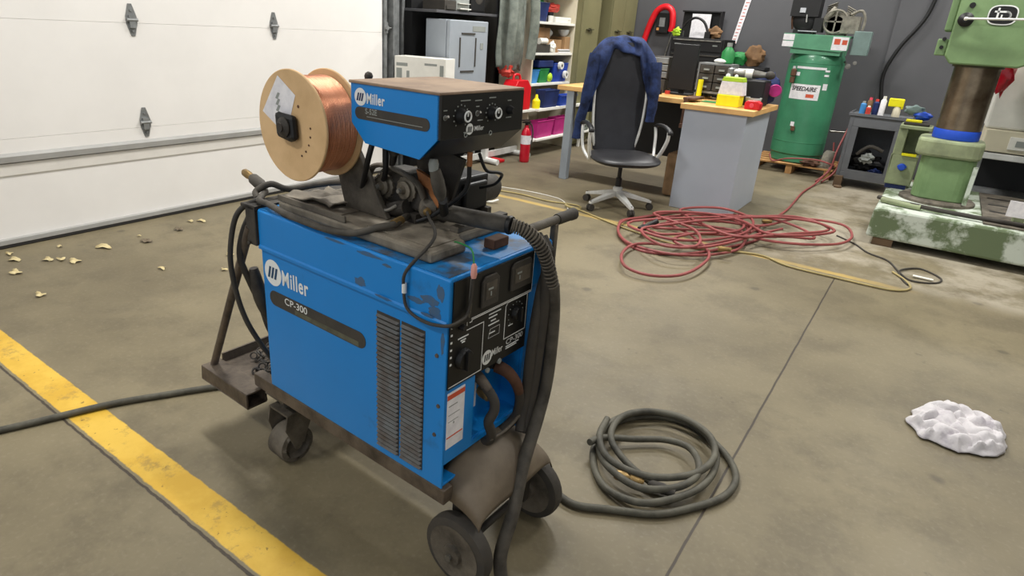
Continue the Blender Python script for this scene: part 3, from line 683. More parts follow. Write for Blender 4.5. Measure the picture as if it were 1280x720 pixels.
solo('steel_rail_bar', MB().box((.30, .34, ZB+.052), (.325, .74, ZB+.07), Matrix.Rotation(radians(0), 4, 'Z')), 'grime', 'narrow grimy bar lying along far side of feeder base', 'bar', FM, bevel=.002)
def shop_cloth(u, v):
    x = .06+.16*u+.02*sin(v*5); y = .50+.18*v+.02*sin(u*6)
    return (x, y, ZB+.04+.012*noise.noise(V((u*5, v*5, 1)))+.006)
solo('shop_cloth', MB().grid(shop_cloth, 14, 14), 'slab', 'crumpled dirty grey cloth on feeder base below the wire spool', 'cloth', FM, smooth=True, solid=.004)
# thin wire with cigarette-like clamp: from feeder connector down the side, around the front corner
tw = thing('thin_lead', 'thin black wire drooping from feeder over the welder corner to front panel', 'wire', (.05, 0, .8), FM)
part('wire', MB().tube([(.16, .225, .99), (.10, .16, 1.0), (.055, .10, .972), (-.012, .125, .90), (-.014, .132, .85), (-.013, .12, .80), (-.013, .06, .785), (-.015, -.012, .80), (.02, -.022, .805), (.045, -.022, .815), (.056, -.022, .85), (.058, -.023, .90)], .0042, n=8), 'rubber', tw, smooth=True)
part('clip', MB().lathe([(.006, 0), (.008, .01), (.007, .03), (.004, .036)], (.060, -.023, .903), (0, 0, 1), 12), 'pale_clip', tw, smooth=True, label='pale pink clip at the tip of the wire')
part('green_lead', MB().tube([(.060, -.022, .94), (.075, .0, .965), (.10, .06, .96), (.12, .09, .95)], .0022, n=6), 'green', tw)
part('tie_wire', MB().tube([(.057, -.019, .90), (.055, -.018, .84), (.058, -.017, .80), (.064, -.017, .82), (.066, -.018, .88)], .0016, n=6), 'steel', tw)
part('tape_wrap', MB().cyl((-.0135, .131, .865), (-.0135, .131, .84), .0062), 'white_ink', tw)
solo('small_block', MB().box((.225, .045, Z1+.002), (.29, .08, Z1+.028)), 'rust', 'small rusty block on top of welder behind the pull handle', 'block', FM, bevel=.003)
# rear cables
for pts, r, lab in (
    ([(.03, .80, .925), (-.012, .825, .90), (-.035, .84, .85), (-.05, .85, .74), (-.04, .85, .62), (-.02, .84, .52), (.015, .83, .43), (.05, .84, .37), (.08, .86, .32)], .0085, 'thin black cable hanging in outer loop behind welder'),
    ([(.05, .82, .925), (.03, .83, .89), (-.005, .84, .82), (-.02, .845, .74), (.0, .84, .66), (.03, .83, .56), (.05, .83, .48), (.07, .82, .42)], .0105, 'dark cable hanging in inner loop close to welder rear')):
    solo('rear_cable', MB().tube(pts, r), 'rubber', lab, 'cable', FM, smooth=True)
solo('cable_plug', MB().tube([(.01, .825, .70), (.02, .82, .62), (.035, .815, .55), (.05, .81, .50)], .019, rf=lambda t: .7+.5*sin(pi*min(1, t*1.2))), 'grime_dark', 'long dark cable plug hanging behind welder rear edge', 'plug', FM, smooth=True)

# ------------------------------------------------------------ cables and hoses on the floor
solo('power_cable', MB().tube([(-2.70, -.05, .013), (-2.50, .40, .013), (-2.44, .565, .013), (-2.389, .697, .013), (-2.317, .89, .013), (-2.223, 1.06, .013), (-2.124, 1.224, .013), (-2.02, 1.36, .013), (-1.85, 1.45, .02), (-1.70, 1.42, .05)], .0125, n=12), 'floor_cable', 'dark power cable crossing the yellow stripe towards the welder', 'cable', smooth=True)
cz = lambda P, z0=.014, dz=0: [V((x, y, z0+(dz if i % 3 == 1 else 0))) for i, (x, y) in enumerate(P)]
coil = thing('coiled_cable', 'dark green-grey welding cable coiled on floor right of the welder', 'cable', (-.55, 1.98, 0))
tail = [(-1.02, 1.60, .16), (-.98, 1.655, .09)]
main = [V(p) for p in tail]+cz([(-.93, 1.68), (-.885, 1.655), (-.824, 1.61), (-.765, 1.575), (-.719, 1.555), (-.646, 1.548), (-.555, 1.598), (-.427, 1.675), (-.345, 1.775), (-.274, 1.90), (-.262, 2.02), (-.31, 2.12), (-.40, 2.20), (-.52, 2.25), (-.65, 2.20), (-.735, 2.08), (-.75, 1.95), (-.73, 1.84), (-.67, 1.74)])
a1 = [V((-.59, 1.675, .02)), V((-.48, 1.67, .034)), V((-.40, 1.75, .038)), V((-.345, 1.87, .036)), V((-.335, 2.0, .036)), V((-.37, 2.12, .036)), V((-.46, 2.22, .036)), V((-.57, 2.24, .036)), V((-.68, 2.17, .036)), V((-.745, 2.03, .036)), V((-.735, 1.90, .036)), V((-.68, 1.80, .038))]
a2 = [V((-.60, 1.735, .05)), V((-.50, 1.72, .05)), V((-.41, 1.79, .052)), V((-.37, 1.88, .056)), V((-.385, 1.97, .056)), V((-.45, 2.06, .04)), V((-.54, 2.06, .03)), V((-.63, 1.99, .03)), V((-.72, 1.90, .045)), V((-.74, 1.82, .06))]
part('cable', MB().tube(main+a1+a2, .0125, n=12, sm=7), 'floor_cable', coil, smooth=True)
part('cable', MB().tube([(-.755, 2.0, .06), (-.73, 1.88, .06), (-.66, 1.79, .06), (-.56, 1.765, .06), (-.46, 1.80, .062), (-.375, 1.90, .062), (-.35, 2.03, .062), (-.40, 2.15, .06), (-.50, 2.20, .06), (-.62, 2.18, .058), (-.70, 2.10, .058), (-.72, 2.0, .058), (-.69, 1.90, .05), (-.60, 1.83, .04), (-.50, 1.80, .028), (-.42, 1.80, .016)], .0125, n=12, sm=7), 'floor_cable', coil, smooth=True)
part('end_connector', MB().lathe([(.014, 0), (.018, .01), (.018, .04), (.013, .05), (.017, .055), (.017, .09), (.012, .10)], (-.60, 1.735, .045), (.92, .25, -.05), 16), 'brass', coil, smooth=True)
part('end_connector', MB().lathe([(.010, 0), (.017, .012), (.019, .05), (.014, .09)], (-.49, 1.765, .045), (.95, .15, -.04), 16), 'rubber', coil, smooth=True)

red = thing('air_hose', 'tangled dusty red air hose piled on floor in front of grey desk', 'hose', (-1.3, 4.9, 0))
def closed_loop(P, z): return [V((x, y, z+.006*sin(i*1.7))) for i, (x, y) in enumerate(P)]
R1 = [(-1.93, 4.80), (-1.86, 4.95), (-1.70, 5.38), (-1.477, 5.50), (-1.245, 5.52), (-1.088, 5.42), (-.94, 5.3), (-.932, 5.076), (-1.078, 4.617), (-1.265, 4.287), (-1.522, 4.175), (-1.766, 4.368), (-1.9, 4.65)]
R2 = [(-1.26, 5.5), (-1.477, 5.44), (-1.70, 5.30), (-1.83, 4.98), (-1.897, 4.737), (-1.823, 4.45), (-1.639, 4.231), (-1.351, 4.202), (-1.111, 4.347), (-.97, 4.65), (-.995, 5.013), (-1.08, 5.35)]
R3 = [(-1.033, 5.114), (-1.1, 4.695), (-1.258, 4.438), (-1.551, 4.244), (-1.559, 3.951), (-1.432, 3.694), (-1.256, 3.67), (-1.1, 3.82), (-1.05, 4.099), (-1.10, 4.4), (-1.35, 4.75), (-1.6, 4.95)]
R4 = [(-1.622, 4.656), (-1.501, 5.0), (-1.259, 5.25), (-.97, 5.40), (-.782, 5.85), (-.462, 5.95), (-.34, 5.684), (-.377, 5.366), (-.56, 5.106), (-.82, 4.976), (-1.131, 5.014), (-1.4, 4.8)]
R5 = [(-1.2, 5.5), (-.95, 5.6), (-.692, 5.5), (-.561, 5.30), (-.727, 5.15), (-.93, 4.944), (-1.289, 4.715), (-1.521, 4.481), (-1.7, 4.7), (-1.5, 5.2)]
R6 = [(-1.18, 5.48), (-1.112, 5.3), (-1.05, 5.1), (-1.1, 4.9), (-1.3, 4.6), (-1.35, 4.35), (-1.2, 4.3), (-1.05, 4.55), (-.9, 5.0), (-.8, 5.3)]
R7 = [(-1.75, 4.55), (-1.45, 4.30), (-1.2, 4.45), (-1.0, 4.9), (-1.05, 5.35), (-1.35, 5.5), (-1.6, 5.2), (-1.3, 4.9), (-1.0, 4.75), (-.75, 5.1), (-.5, 5.55), (-.75, 5.75), (-1.05, 5.45)]
R8 = [(-1.7, 4.85), (-1.4, 5.15), (-1.1, 5.2), (-.85, 5.0), (-.6, 5.15), (-.45, 5.45), (-.65, 5.65), (-.95, 5.5), (-1.25, 5.05), (-1.5, 4.6), (-1.6, 4.35), (-1.35, 4.1), (-1.15, 4.25), (-1.3, 4.65)]
for k, P in enumerate((R1, R2, R3, R4, R5, R6, R7, R8)):
    part('hose_loop', MB().tube(closed_loop(P, .012+.014*k), .0105, n=8, sm=6, closed=k not in (5,)), 'hose_red', red, smooth=True)
part('hose_run', MB().tube([(-1.0, 5.15, .04), (-.98, 5.6, .03), (-.95, 6.3, .012), (-.98, 7.2, .012), (-.95, 7.8, .02), (-.90, 8.3, .15), (-.95, 8.5, .4)], .0105, n=8), 'hose_red', red, smooth=True)
part('hose_coupler', MB().cyl((-1.05, 4.44, .075), (-.97, 4.47, .075), .016).cyl((-1.0, 5.52, .06), (-.93, 5.55, .06), .016), 'brass', red)
part('black_valve', MB().cyl((-1.66, 4.52, .06), (-1.58, 4.62, .12), .02).box((-1.68, 4.48, .05), (-1.63, 4.6, .08)), 'black', red)
solo('yellow_hose', MB().tube([(-3.7, 4.85, .009), (-3.311, 4.83, .009), (-3.008, 4.88, .009), (-2.7, 4.86, .009), (-2.45, 4.93, .009), (-2.36, 4.86, .01), (-2.44, 4.80, .016), (-2.5, 4.84, .018), (-2.3, 4.79, .009), (-1.829, 4.60, .009), (-1.3, 4.5, .009), (-.85, 4.72, .009), (-.6, 4.62, .009), (-.228, 4.614, .009), (.02, 4.63, .009), (.12, 4.75, .009), (.09, 4.9, .009), (.0, 5.05, .009)], .007, n=8), 'hose_yellow', 'thin pale yellow hose running along the far worn floor stripe', 'hose', smooth=True)
solo('pale_wire', MB().tube([(-3.4, 4.95, .005), (-3.145, 5.02, .005), (-2.904, 5.05, .005), (-2.628, 5.0, .005), (-2.40, 4.72, .005), (-2.30, 4.62, .005)], .004, n=6), 'white', 'thin whitish wire curving on floor left of the office chair', 'wire', smooth=True)
solo('black_wire', MB().tube([(-.45, 5.75, .006), (-.30, 5.60, .006), (-.191, 5.423, .006), (-.05, 5.318, .006), (.042, 5.075, .006), (.121, 4.947, .006), (.256, 5.02, .006), (.28, 5.16, .006), (.153, 5.289, .006), (.04, 5.115, .012), (.06, 4.95, .006), (.104, 4.834, .006)], .0065, n=8), 'rubber', 'thin black wire looped on floor in front of green machine base', 'wire', smooth=True)
solo('wire_tag', MB().box((.12, 5.04, .012), (.24, 5.07, .016), Matrix.Rotation(0, 4, 'Z')), 'white', 'small pale tag lying by the looped black wire', 'tag')
solo('metal_hook', MB().tube([(-3.22, 4.35, .012), (-3.12, 4.42, .012), (-3.02, 4.42, .016), (-2.98, 4.48, .03)], .010), 'white', 'small white bent rod lying on floor behind welder', 'rod', smooth=True)
# rag
RO = [(.207, 2.874), (.215, 2.95), (.234, 3.036), (.275, 3.11), (.319, 3.15), (.365, 3.175), (.407, 3.165), (.47, 3.135), (.531, 3.09), (.555, 3.02), (.54, 2.97), (.55, 2.90), (.515, 2.87), (.475, 2.80), (.43, 2.81), (.385, 2.765), (.33, 2.80), (.275, 2.785), (.24, 2.84)]
def rag(u, v):
    n = len(RO); t = u*n; i = int(t) % n; q = t-int(t); a = V(RO[i]).lerp(V(RO[(i+1) % n]), q); c = V((.385, 2.96))
    p = c.lerp(a, v); e = 1-v
    h = .008+.022*min(1, e*3.2)*(.45+abs(noise.noise(V((p.x*9, p.y*7, .3))))*1.6)
    w1 = abs(sin((p.x*.8+p.y*.9)*34+3*noise.noise(V((p.x*10, p.y*10, 2))))); h += .024*w1*min(1, e*6)
    h += .016*abs(sin((p.x*1.1-p.y*.5)*41+4*noise.noise(V((p.x*8, p.y*8, 5)))))*min(1, e*6)
    return (p.x+.008*sin(p.y*60), p.y+.008*sin(p.x*70), max(.004, h*(1 if v > .02 else .9)))
solo('white_rag', MB().grid(rag, 110, 40), 'cloth', 'crumpled white shop rag lying alone on the concrete floor', 'rag', smooth=True, solid=.003)
# leaves
LV = [((-4.12, 1.70), .055, 'largest dry leaf by the garage door, alone in the middle'), ((-4.238, 1.254), .04, 'dry leaf by the garage door, second from the left edge'), ((-4.109, 1.38), .035, 'dry pale leaf touching a twin, left half of the leaf scatter'),
      ((-4.06, 1.43), .03, 'small dry leaf overlapping the end of a pale leaf'), ((-4.02, 1.18), .04, 'curled dry leaf at far left, nearest the stripe'), ((-3.98, 1.47), .042, 'broad dry leaf right of the touching pair'), ((-3.52, 1.75), .026, 'small pale leaf alone on open floor'),
      ((-4.20, 2.42), .036, 'pale dry leaf under the door strut near the cart'), ((-4.24, 2.36), .025, 'tiny dry leaf beside the one near the cart'), ((-3.45, 2.15), .028, 'small leaf close behind the cart cables'),
      ((-3.60, 1.14), .032, 'pale leaf nearest the yellow stripe'), ((-4.36, 1.27), .026, 'small leaf against the door seal at far left'), ((-4.30, 1.52), .02, 'tiny leaf against the door seal, middle'), ((-4.17, 1.95), .014, 'crumb-sized leaf between large leaf and cart'), ((-3.25, 1.98), .022, 'little dry leaf nearest the cart'), ((-4.05, 1.09), .02, 'tiny leaf left of the curled leaf')]
for k, ((x, y), s_, lab) in enumerate(LV):
    n_ = 14; a0 = random.random()*6
    m = MB(); vs = [(x, y, .012)]
    for i in range(n_):
        a = 2*pi*i/n_; r = s_*(1+.35*cos(3*a+k)+.12*sin(7*a)); vs.append((x+r*cos(a+a0), y+.62*r*sin(a+a0), .003+.010*abs(sin(a*1.5+k))))
    m.add(vs, [(0, 1+i, 1+(i+1) % n_) for i in range(n_)])
    solo('dry_leaf', m, 'leaf', lab, 'leaf', group='dry leaves by the garage door', solid=.0012, smooth=True)
m = MB().grid(lambda u, v: (-4.04+.07*(u-.5), 1.93+.05*(v-.5), .004+.01*abs(sin(u*4+v*3))), 6, 6)
solo('dry_leaf', m, 'leaf_dark', 'dark brown leaf right of the largest pale leaf', 'leaf', group='dry leaves by the garage door', solid=.001)
m = MB().grid(lambda u, v: (-4.12+.06*(u-.5), 2.20+.04*(v-.5), .004+.014*abs(sin(u*4+v*3))), 6, 6)
solo('dry_leaf', m, 'leaf_dark', 'dark curled leaf near the door seal below the door joint', 'leaf', group='dry leaves by the garage door', solid=.001)
#PART2
# ------------------------------------------------------------ storage wall behind the garage door
sh = thing('storage_shelf', 'cream open shelving unit with four boards, crowded with bins', 'shelf', (-4.25, 7.06, 0))
part('side_panel', MB().box((-4.48, 6.57, 0), (-4.03, 6.60, 2.05)), 'cream', sh, bevel=.003)
part('side_panel', MB().box((-4.48, 7.53, 0), (-4.03, 7.555, 2.05)), 'cream', sh, bevel=.003)
part('back_panel', MB().box((-4.49, 6.60, 0), (-4.47, 7.53, 2.05)), 'cream', sh)
for z in (.84, 1.19, 1.535, 1.93): part('shelf_board', MB().box((-4.47, 6.60, z-.028), (-4.025, 7.53, z)), 'white', sh, bevel=.003)
wb = thing('storage_bench', 'long low white bench with lower shelf under the cream shelving', 'bench', (-4.15, 6.8, 0))
part('bench_top', MB().box((-4.46, 6.03, .538), (-3.93, 6.565, .568)).box((-4.02, 6.565, .538), (-3.88, 7.55, .568)).box((-3.945, 7.55, .538), (-3.88, 7.75, .568)), 'white', wb, bevel=.004)
part('lower_shelf', MB().box((-4.03, 6.50, .185), (-3.90, 6.565, .21)).box((-4.02, 6.565, .185), (-3.88, 7.55, .21)).box((-3.945, 7.55, .185), (-3.84, 8.4, .21)), 'white', wb, bevel=.003)
for x, y in ((-4.44, 6.06), (-3.90, 7.72), (-3.87, 8.37)): part('leg', MB().box((x-.015, y-.015, 0), (x+.015, y+.015, .538 if y < 8 else .185)), 'white', wb)
wt = thing('white_table', 'white metal table with T-shaped feet and low cross beam, below refrigerator', 'table', (-4.15, 5.5, 0))
part('table_top', MB().box((-4.46, 4.95, .54), (-4.03, 6.02, .575)), 'white', wt, bevel=.004)
for y in (5.15, 5.80):
    lg = part('leg', MB().box((-4.12, y-.03, .05), (-4.05, y+.03, .54)), 'white_metal', wt, bevel=.008)
    part('foot', MB().tube([(-4.36, y, .032), (-4.15, y, .042), (-3.90, y, .032)], .032, n=12, flat=1), 'white_metal', lg, smooth=True)
part('cross_beam', MB().box((-4.13, 5.2, .045), (-4.10, 6.5, .115)), 'white_metal', wt, bevel=.004)
part('rear_foot', MB().tube([(-4.25, 6.45, .03), (-4.05, 6.46, .042), (-3.90, 6.47, .03)], .03, n=12), 'white_metal', wt, smooth=True)
rf = thing('mini_refrigerator', 'tall silver grey refrigerator with rectangular handle frame, behind feeder', 'refrigerator', (-4.3, 5.37, .576))
part('body', MB().box((-4.36, 5.06, .577), (-4.10, 5.69, 1.49)), 'fridge', rf, bevel=.008)
dr = part('door', MB().box((-4.095, 5.06, .58), (-4.05, 5.69, 1.488)), 'fridge', rf, bevel=.008)
part('door_frame_mark', MB().box((-4.049, 5.24, 1.36), (-4.042, 5.46, 1.375)).box((-4.049, 5.24, 1.00), (-4.042, 5.46, 1.015)).box((-4.049, 5.21, 1.05), (-4.042, 5.225, 1.33)).box((-4.049, 5.47, 1.05), (-4.042, 5.485, 1.33)), 'rubber', dr, label='dark slots framing a rectangle on the door')
part('door_stickers', MB().box((-4.05, 5.42, 1.39), (-4.047, 5.64, 1.44)).box((-4.05, 5.56, 1.22), (-4.047, 5.61, 1.28)), 'grey_ink', dr)
bx = solo('cardboard_carton', MB().box((-.27, -.11, 0), (.27, .11, .56)), 'white', 'white printed carton standing on table in front of the refrigerator', 'carton', frame(-4.19, 4.86, radians(15), .576), base=(0,0,0), bevel=.003)
bx.data.transform(Matrix.Identity(4))
for (a, b, c, d) in ((-.25, -.13, .47, .50), (.05, .18, .49, .51), (-.25, -.19, .36, .45), (-.14, -.11, .34, .43), (.21, .25, .40, .50)):
    o = link('printed_mark', MB().box((a, -.1115, c), (b, -.11, d)), 'grey_ink'); o.parent = bx
solo('post', MB().box((-4.40, 5.85, .577), (-4.36, 5.89, 1.12)).lathe([(.02, 0), (.02, .04)], (-4.0, 5.80, .577), (0,0,1), 12), 'chrome', 'thin chrome stand beside the refrigerator door', 'stand')
# black wall shelf with devices
bs = solo('wall_shelf', MB().box((-4.60, 4.98, 1.545), (-4.16, 6.05, 1.57)), 'wall_dark', 'dark shelf on wall above refrigerator holding devices', 'shelf', bevel=.003)
solo('black_cabinet', MB().box((-4.60, 4.98, 0), (-4.47, 6.45, 1.54)).box((-4.6, 5.0, 1.57), (-4.5, 6.45, 2.6)), 'black', 'black back board behind refrigerator and carton', 'board')
solo('grey_device', MB().box((-4.44, 5.10, 1.572), (-4.16, 5.28, 1.66)).box((-4.155, 5.12, 1.58), (-4.15, 5.26, 1.62)), 'rubber', 'small grey box device at left end of dark wall shelf', 'device', bevel=.004)
pt = thing('desktop_printer', 'white and grey printer on dark wall shelf above refrigerator', 'printer', (-4.3, 5.42, 1.57))
part('body', MB().box((-4.46, 5.30, 1.572), (-4.18, 5.52, 1.70)).box((-4.44, 5.32, 1.70), (-4.22, 5.50, 1.78)), 'grey_ink', pt, bevel=.008)
part('paper_tray', MB().box((-4.18, 5.32, 1.59), (-4.14, 5.50, 1.60)).box((-4.18, 5.32, 1.64), (-4.15, 5.50, 1.645)), 'white', pt)
bk = thing('black_speaker', 'black rounded speaker at right end of dark wall shelf', 'speaker', (-4.3, 5.68, 1.57))
part('body', MB().box((-4.45, 5.56, 1.572), (-4.18, 5.80, 1.90)), 'black', bk, bevel=.02)
part('speaker_cone', MB().lathe([(.07, 0), (.06, .004), (.02, .001)], (-4.18, 5.68, 1.72), (1,0,0), 24), 'rubber', bk, smooth=True)
# coat
def coat(u, v):
    y = 5.98+.50*u+(.03*v*(u-.5)); z = 1.98-.98*v
    n = sin(u*26+sin(v*4)*1.2)*.022+noise.noise(V((u*4, v*2.4, 1)))*.07
    x = -4.03-.10*abs(u-.5)*2+n*(.3+.8*v)
    z += .04*sin(u*9+1)*(v**3)-.04*abs(u-.3)*(1-v)
    return (x, y, z)
ct = thing('hanging_coat', 'long grey green coat hanging beside the cream shelving', 'coat', (-4.1, 6.2, 1.0))
part('coat_body', MB().grid(coat, 46, 30), 'coat', ct, smooth=True, solid=.012)
part('sleeve', MB().tube([(-4.02, 6.44, 1.95), (-3.985, 6.47, 1.75), (-3.98, 6.49, 1.5), (-3.99, 6.48, 1.25), (-4.0, 6.47, 1.12)], .055, flat=.5, n=14), 'coat', ct, smooth=True)
part('sleeve', MB().tube([(-4.03, 6.08, 1.95), (-3.98, 6.03, 1.75), (-3.96, 6.01, 1.5), (-3.97, 6.0, 1.27), (-3.98, 6.01, 1.12)], .05, flat=.5, n=14), 'coat', ct, smooth=True)
solo('coat_rail', MB().cyl((-4.11, 5.7, 2.02), (-4.11, 6.60, 2.02), .012).box((-4.5, 5.7, 2.0), (-4.1, 5.72, 2.04)), 'galv', 'metal rail carrying the grey green coat', 'rail')
# things on bench / shelves
def blob(name, o, r, sc, mk, lab, cat, rough=.12, seed=1, group=None):
    return solo(name, MB().ball(o, r, 20, 14, sc, rough, seed), mk, lab, cat, smooth=True, group=group)
def bin_(y0, y1, z, h, mk, lab, x0=-4.36, x1=-4.06, name='plastic_bin', t=.008, tap=.02):
    b = thing(name, lab, 'bin', ((x0+x1)/2, (y0+y1)/2, z))
    m = MB(); zb = z+.001; w = tap
    o_ = [(x0+w, y0+w), (x1-w, y0+w), (x1-w, y1-w), (x0+w, y1-w)]; O_ = [(x0, y0), (x1, y0), (x1, y1), (x0, y1)]
    i_ = [(x0+w+t, y0+w+t), (x1-w-t, y0+w+t), (x1-w-t, y1-w-t), (x0+w+t, y1-w-t)]; I_ = [(x0+t, y0+t), (x1-t, y0+t), (x1-t, y1-t), (x0+t, y1-t)]
    vs = [(a, c, zb) for a, c in o_]+[(a, c, zb+h) for a, c in O_]+[(a, c, zb+h) for a, c in I_]+[(a, c, zb+t) for a, c in i_]
    fs = [(3,2,1,0)]
    for k in range(3):
        for i in range(4): fs.append((k*4+i, k*4+(i+1) % 4, k*4+4+(i+1) % 4, k*4+4+i))
    fs.append((12, 13, 14, 15)); m.add(vs, fs)
    part('bin_shell', m, mk, b)
    part('rim', MB().tube([(x0, y0, zb+h), (x1, y0, zb+h), (x1, y1, zb+h), (x0, y1, zb+h)], .006, sm=1, closed=True, n=6), mk, b)
    return b
solo('red_gas_can', MB().prism([(6.10, .57), (6.46, .57), (6.46, .82), (6.38, .90), (6.18, .90), (6.10, .80)], 0, -4.12, -3.94).tube([(-4.03, 6.2, .89), (-4.03, 6.22, .95), (-4.03, 6.32, .95), (-4.03, 6.35, .89)], .014), 'red', 'red plastic can standing on bench below the hanging coat', 'can', bevel=.02)
blob('red_cloth', (-4.12, 6.18, 1.0), .09, (.8, 1, .8), 'red_dull', 'bunched red cloth on top of red can', 'cloth', .3, 4)
bt = thing('yellow_bottle', 'yellow squeeze bottle on white bench at shelving corner', 'bottle', (-3.95, 6.60, .57))
part('body', MB().lathe([(.045, 0), (.048, .01), (.048, .09), (.02, .12), (.018, .13)], (-3.95, 6.61, .569), (0,0,1), 20), 'yellow', bt, smooth=True)
part('cap', MB().lathe([(.02, 0), (.012, .03)], (-3.95, 6.61, .699), (0,0,1), 14), 'yellow', bt, smooth=True)
bin_(6.70, 7.05, .569, .20, 'navy', 'dark navy bin on white bench below lowest shelf board', -4.03+.005, -3.89)
bin_(7.10, 7.52, .569, .12, 'bin_blue', 'shallow bright blue bin on white bench, right of navy bin', -4.02, -3.885)
solo('bench_roll', MB().cyl((-3.96, 7.18, .66), (-3.94, 7.34, .66), .03), 'navy', 'dark roll lying in shallow bright blue bin', 'roll')
bin_(6.62, 7.02, .211, .20, 'magenta', 'left magenta crate on low white shelf behind extinguisher', -4.02, -3.91, 'crate')
bin_(7.05, 7.45, .211, .21, 'magenta', 'right magenta crate on low white shelf, beside desk leg', -4.02, -3.91, 'crate')
blob('crate_cloth', (-3.965, 6.82, .375), .05, (.8, 2.6, .6), 'magenta', 'bunched magenta cloth in left magenta crate', 'cloth', .2, 5)
blob('grey_sack', (-3.895, 7.85, .275), .065, (.6, 1.6, 1), 'coat', 'grey cloth bundle on low shelf behind desk leg', 'bundle', .3, 2)
solo('white_pipe_end', MB().tube([(-3.90, 8.0, .231), (-3.87, 8.15, .24), (-3.90, 8.3, .30)], .02), 'white', 'short white pipe on far end of low shelf', 'pipe', smooth=True)
solo('red_tray', MB().box((-4.12, 5.84, .001), (-3.95, 6.02, .035)), 'red', 'flat red tray on floor under the white table', 'tray', bevel=.008)
# top shelf
bin_(6.66, 6.92, 1.536, .20, 'navy', 'navy blue bin on the highest shelf board, left', -4.30, -4.06)
solo('coffee_cup', MB().lathe([(.03, 0), (.04, .11), (.036, .11), (.028, .01)], (-4.10, 7.02, 1.536), (0,0,1), 18), 'black', 'black cup beside navy bin on highest shelf', 'cup', smooth=True)
solo('white_tray', MB().box((-4.25, 7.08, 1.536), (-4.05, 7.46, 1.60)).cyl((-4.06, 7.40, 1.58), (-4.04, 7.40, 1.58), .012), 'white', 'low white tray on highest shelf, right', 'tray', bevel=.006)
solo('white_mug', MB().lathe([(.035, 0), (.04, .05), (.036, .05), (.03, .008)], (-4.10, 6.98-.0, 1.66-.12+.0), (0,0,1), 18) if 0 else MB().lathe([(.03, 0), (.034, .07), (.03, .07), (.024, .008)], (-4.055, 6.96, 1.536), (0,0,1), 18), 'white', 'small white pot on highest shelf in front of black cup', 'pot', smooth=True)
blob('red_bag', (-4.2, 7.22, 1.70), .09, (.8, 1.5, .6), 'red_dull', 'orange red bag behind the low white tray on highest shelf', 'bag', .2, 3)
blob('green_bag', (-4.28, 7.0, 1.76), .08, (.7, 1.4, .7), 'green', 'dark green bundle at back of highest shelf', 'bundle', .2, 8)
# second board
solo('dark_box', MB().box((-4.35, 6.68, 1.345), (-4.08, 7.02, 1.47)), 'brown', 'dark brown box upper left on second shelf board', 'box', bevel=.004)
solo('cardboard_box', MB().box((-4.38, 6.86, 1.191), (-4.10, 7.36, 1.34)), 'cardboard', 'open brown cardboard box in middle of second shelf board', 'box', bevel=.004)
solo('grey_toolbox', MB().box((-4.08, 6.66, 1.191), (-4.035, 6.98, 1.285)), 'rubber', 'dark grey box at front left of second shelf board', 'box', bevel=.006)
solo('paper_roll', MB().lathe([(.012, 0), (.035, 0), (.035, .14), (.012, .14)], (-4.058, 6.74, 1.32), (.1, 1, 0), 20), 'white', 'white paper roll lying on dark grey box', 'roll', smooth=True)
blob('white_bag', (-4.07, 7.08, 1.25), .06, (.6, 1, 1), 'white', 'small white bag beside dark grey box on second board', 'bag', .25, 6)
blob('clear_bag', (-4.2, 7.14, 1.41), .07, (.8, 1.2, .8), 'clear', 'pale clear bag on top of brown cardboard box', 'bag', .25, 7)
solo('glass_bowl', MB().lathe([(.03, 0), (.06, .03), (.07, .08), (.066, .08), (.055, .03)], (-4.12, 7.42, 1.38-.0), (0,0,1), 20), 'clear', 'clear bowl high on the right of second board', 'bowl', smooth=True)
solo('box_stack', MB().box((-4.3, 7.37, 1.191), (-4.06, 7.50, 1.378)), 'cardboard', 'narrow brown box under the clear bowl', 'box', bevel=.003)
for k, (a, b) in enumerate(((7.20, 7.49), (7.22, 7.47), (7.19, 7.46))):
    solo('folded_paper', MB().box((-4.055+.0, a, 1.192+.014*k), (-4.03, b, 1.204+.014*k)), ('paper', 'grey_ink', 'paper')[k], ('lowest', 'middle grey', 'topmost')[k]+' folded sheet in paper stack at right of second board', 'paper')
# third board
bin_(6.63, 6.80, .841, .15, 'skyblue', 'pale blue bin at far left of third shelf board', -4.25, -4.05)
bin_(6.82, 7.03, .841, .16, 'green', 'green bin second from left on third shelf board', -4.25, -4.05)
blob('lime_packet', (-4.055, 7.06, .90), .05, (.5, 1, 1), 'lime', 'yellow green packet between green bin and blue tub', 'packet', .15, 9)
bin_(7.14, 7.50, .841, .22, 'bin_blue', 'large blue tub at right of third shelf board', -4.3, -4.05)
solo('navy_case', MB().box((-4.28, 6.78, 1.02), (-4.05, 7.12, 1.10), Matrix.Translation((0,0,0))), 'navy', 'navy case lying across top of green bin', 'case', bevel=.01)
for k, (y, z, w_) in enumerate(((7.26, 1.04, 'upper'), (7.40, .93, 'lower'))):
    solo('tape_roll', MB().lathe([(.02, 0), (.045, 0), (.045, .04), (.02, .04)], (-4.045, y, z), (1, 0, 0), 24, caps=False), 'white', w_+' white tape roll in front of large blue tub', 'roll', smooth=True)
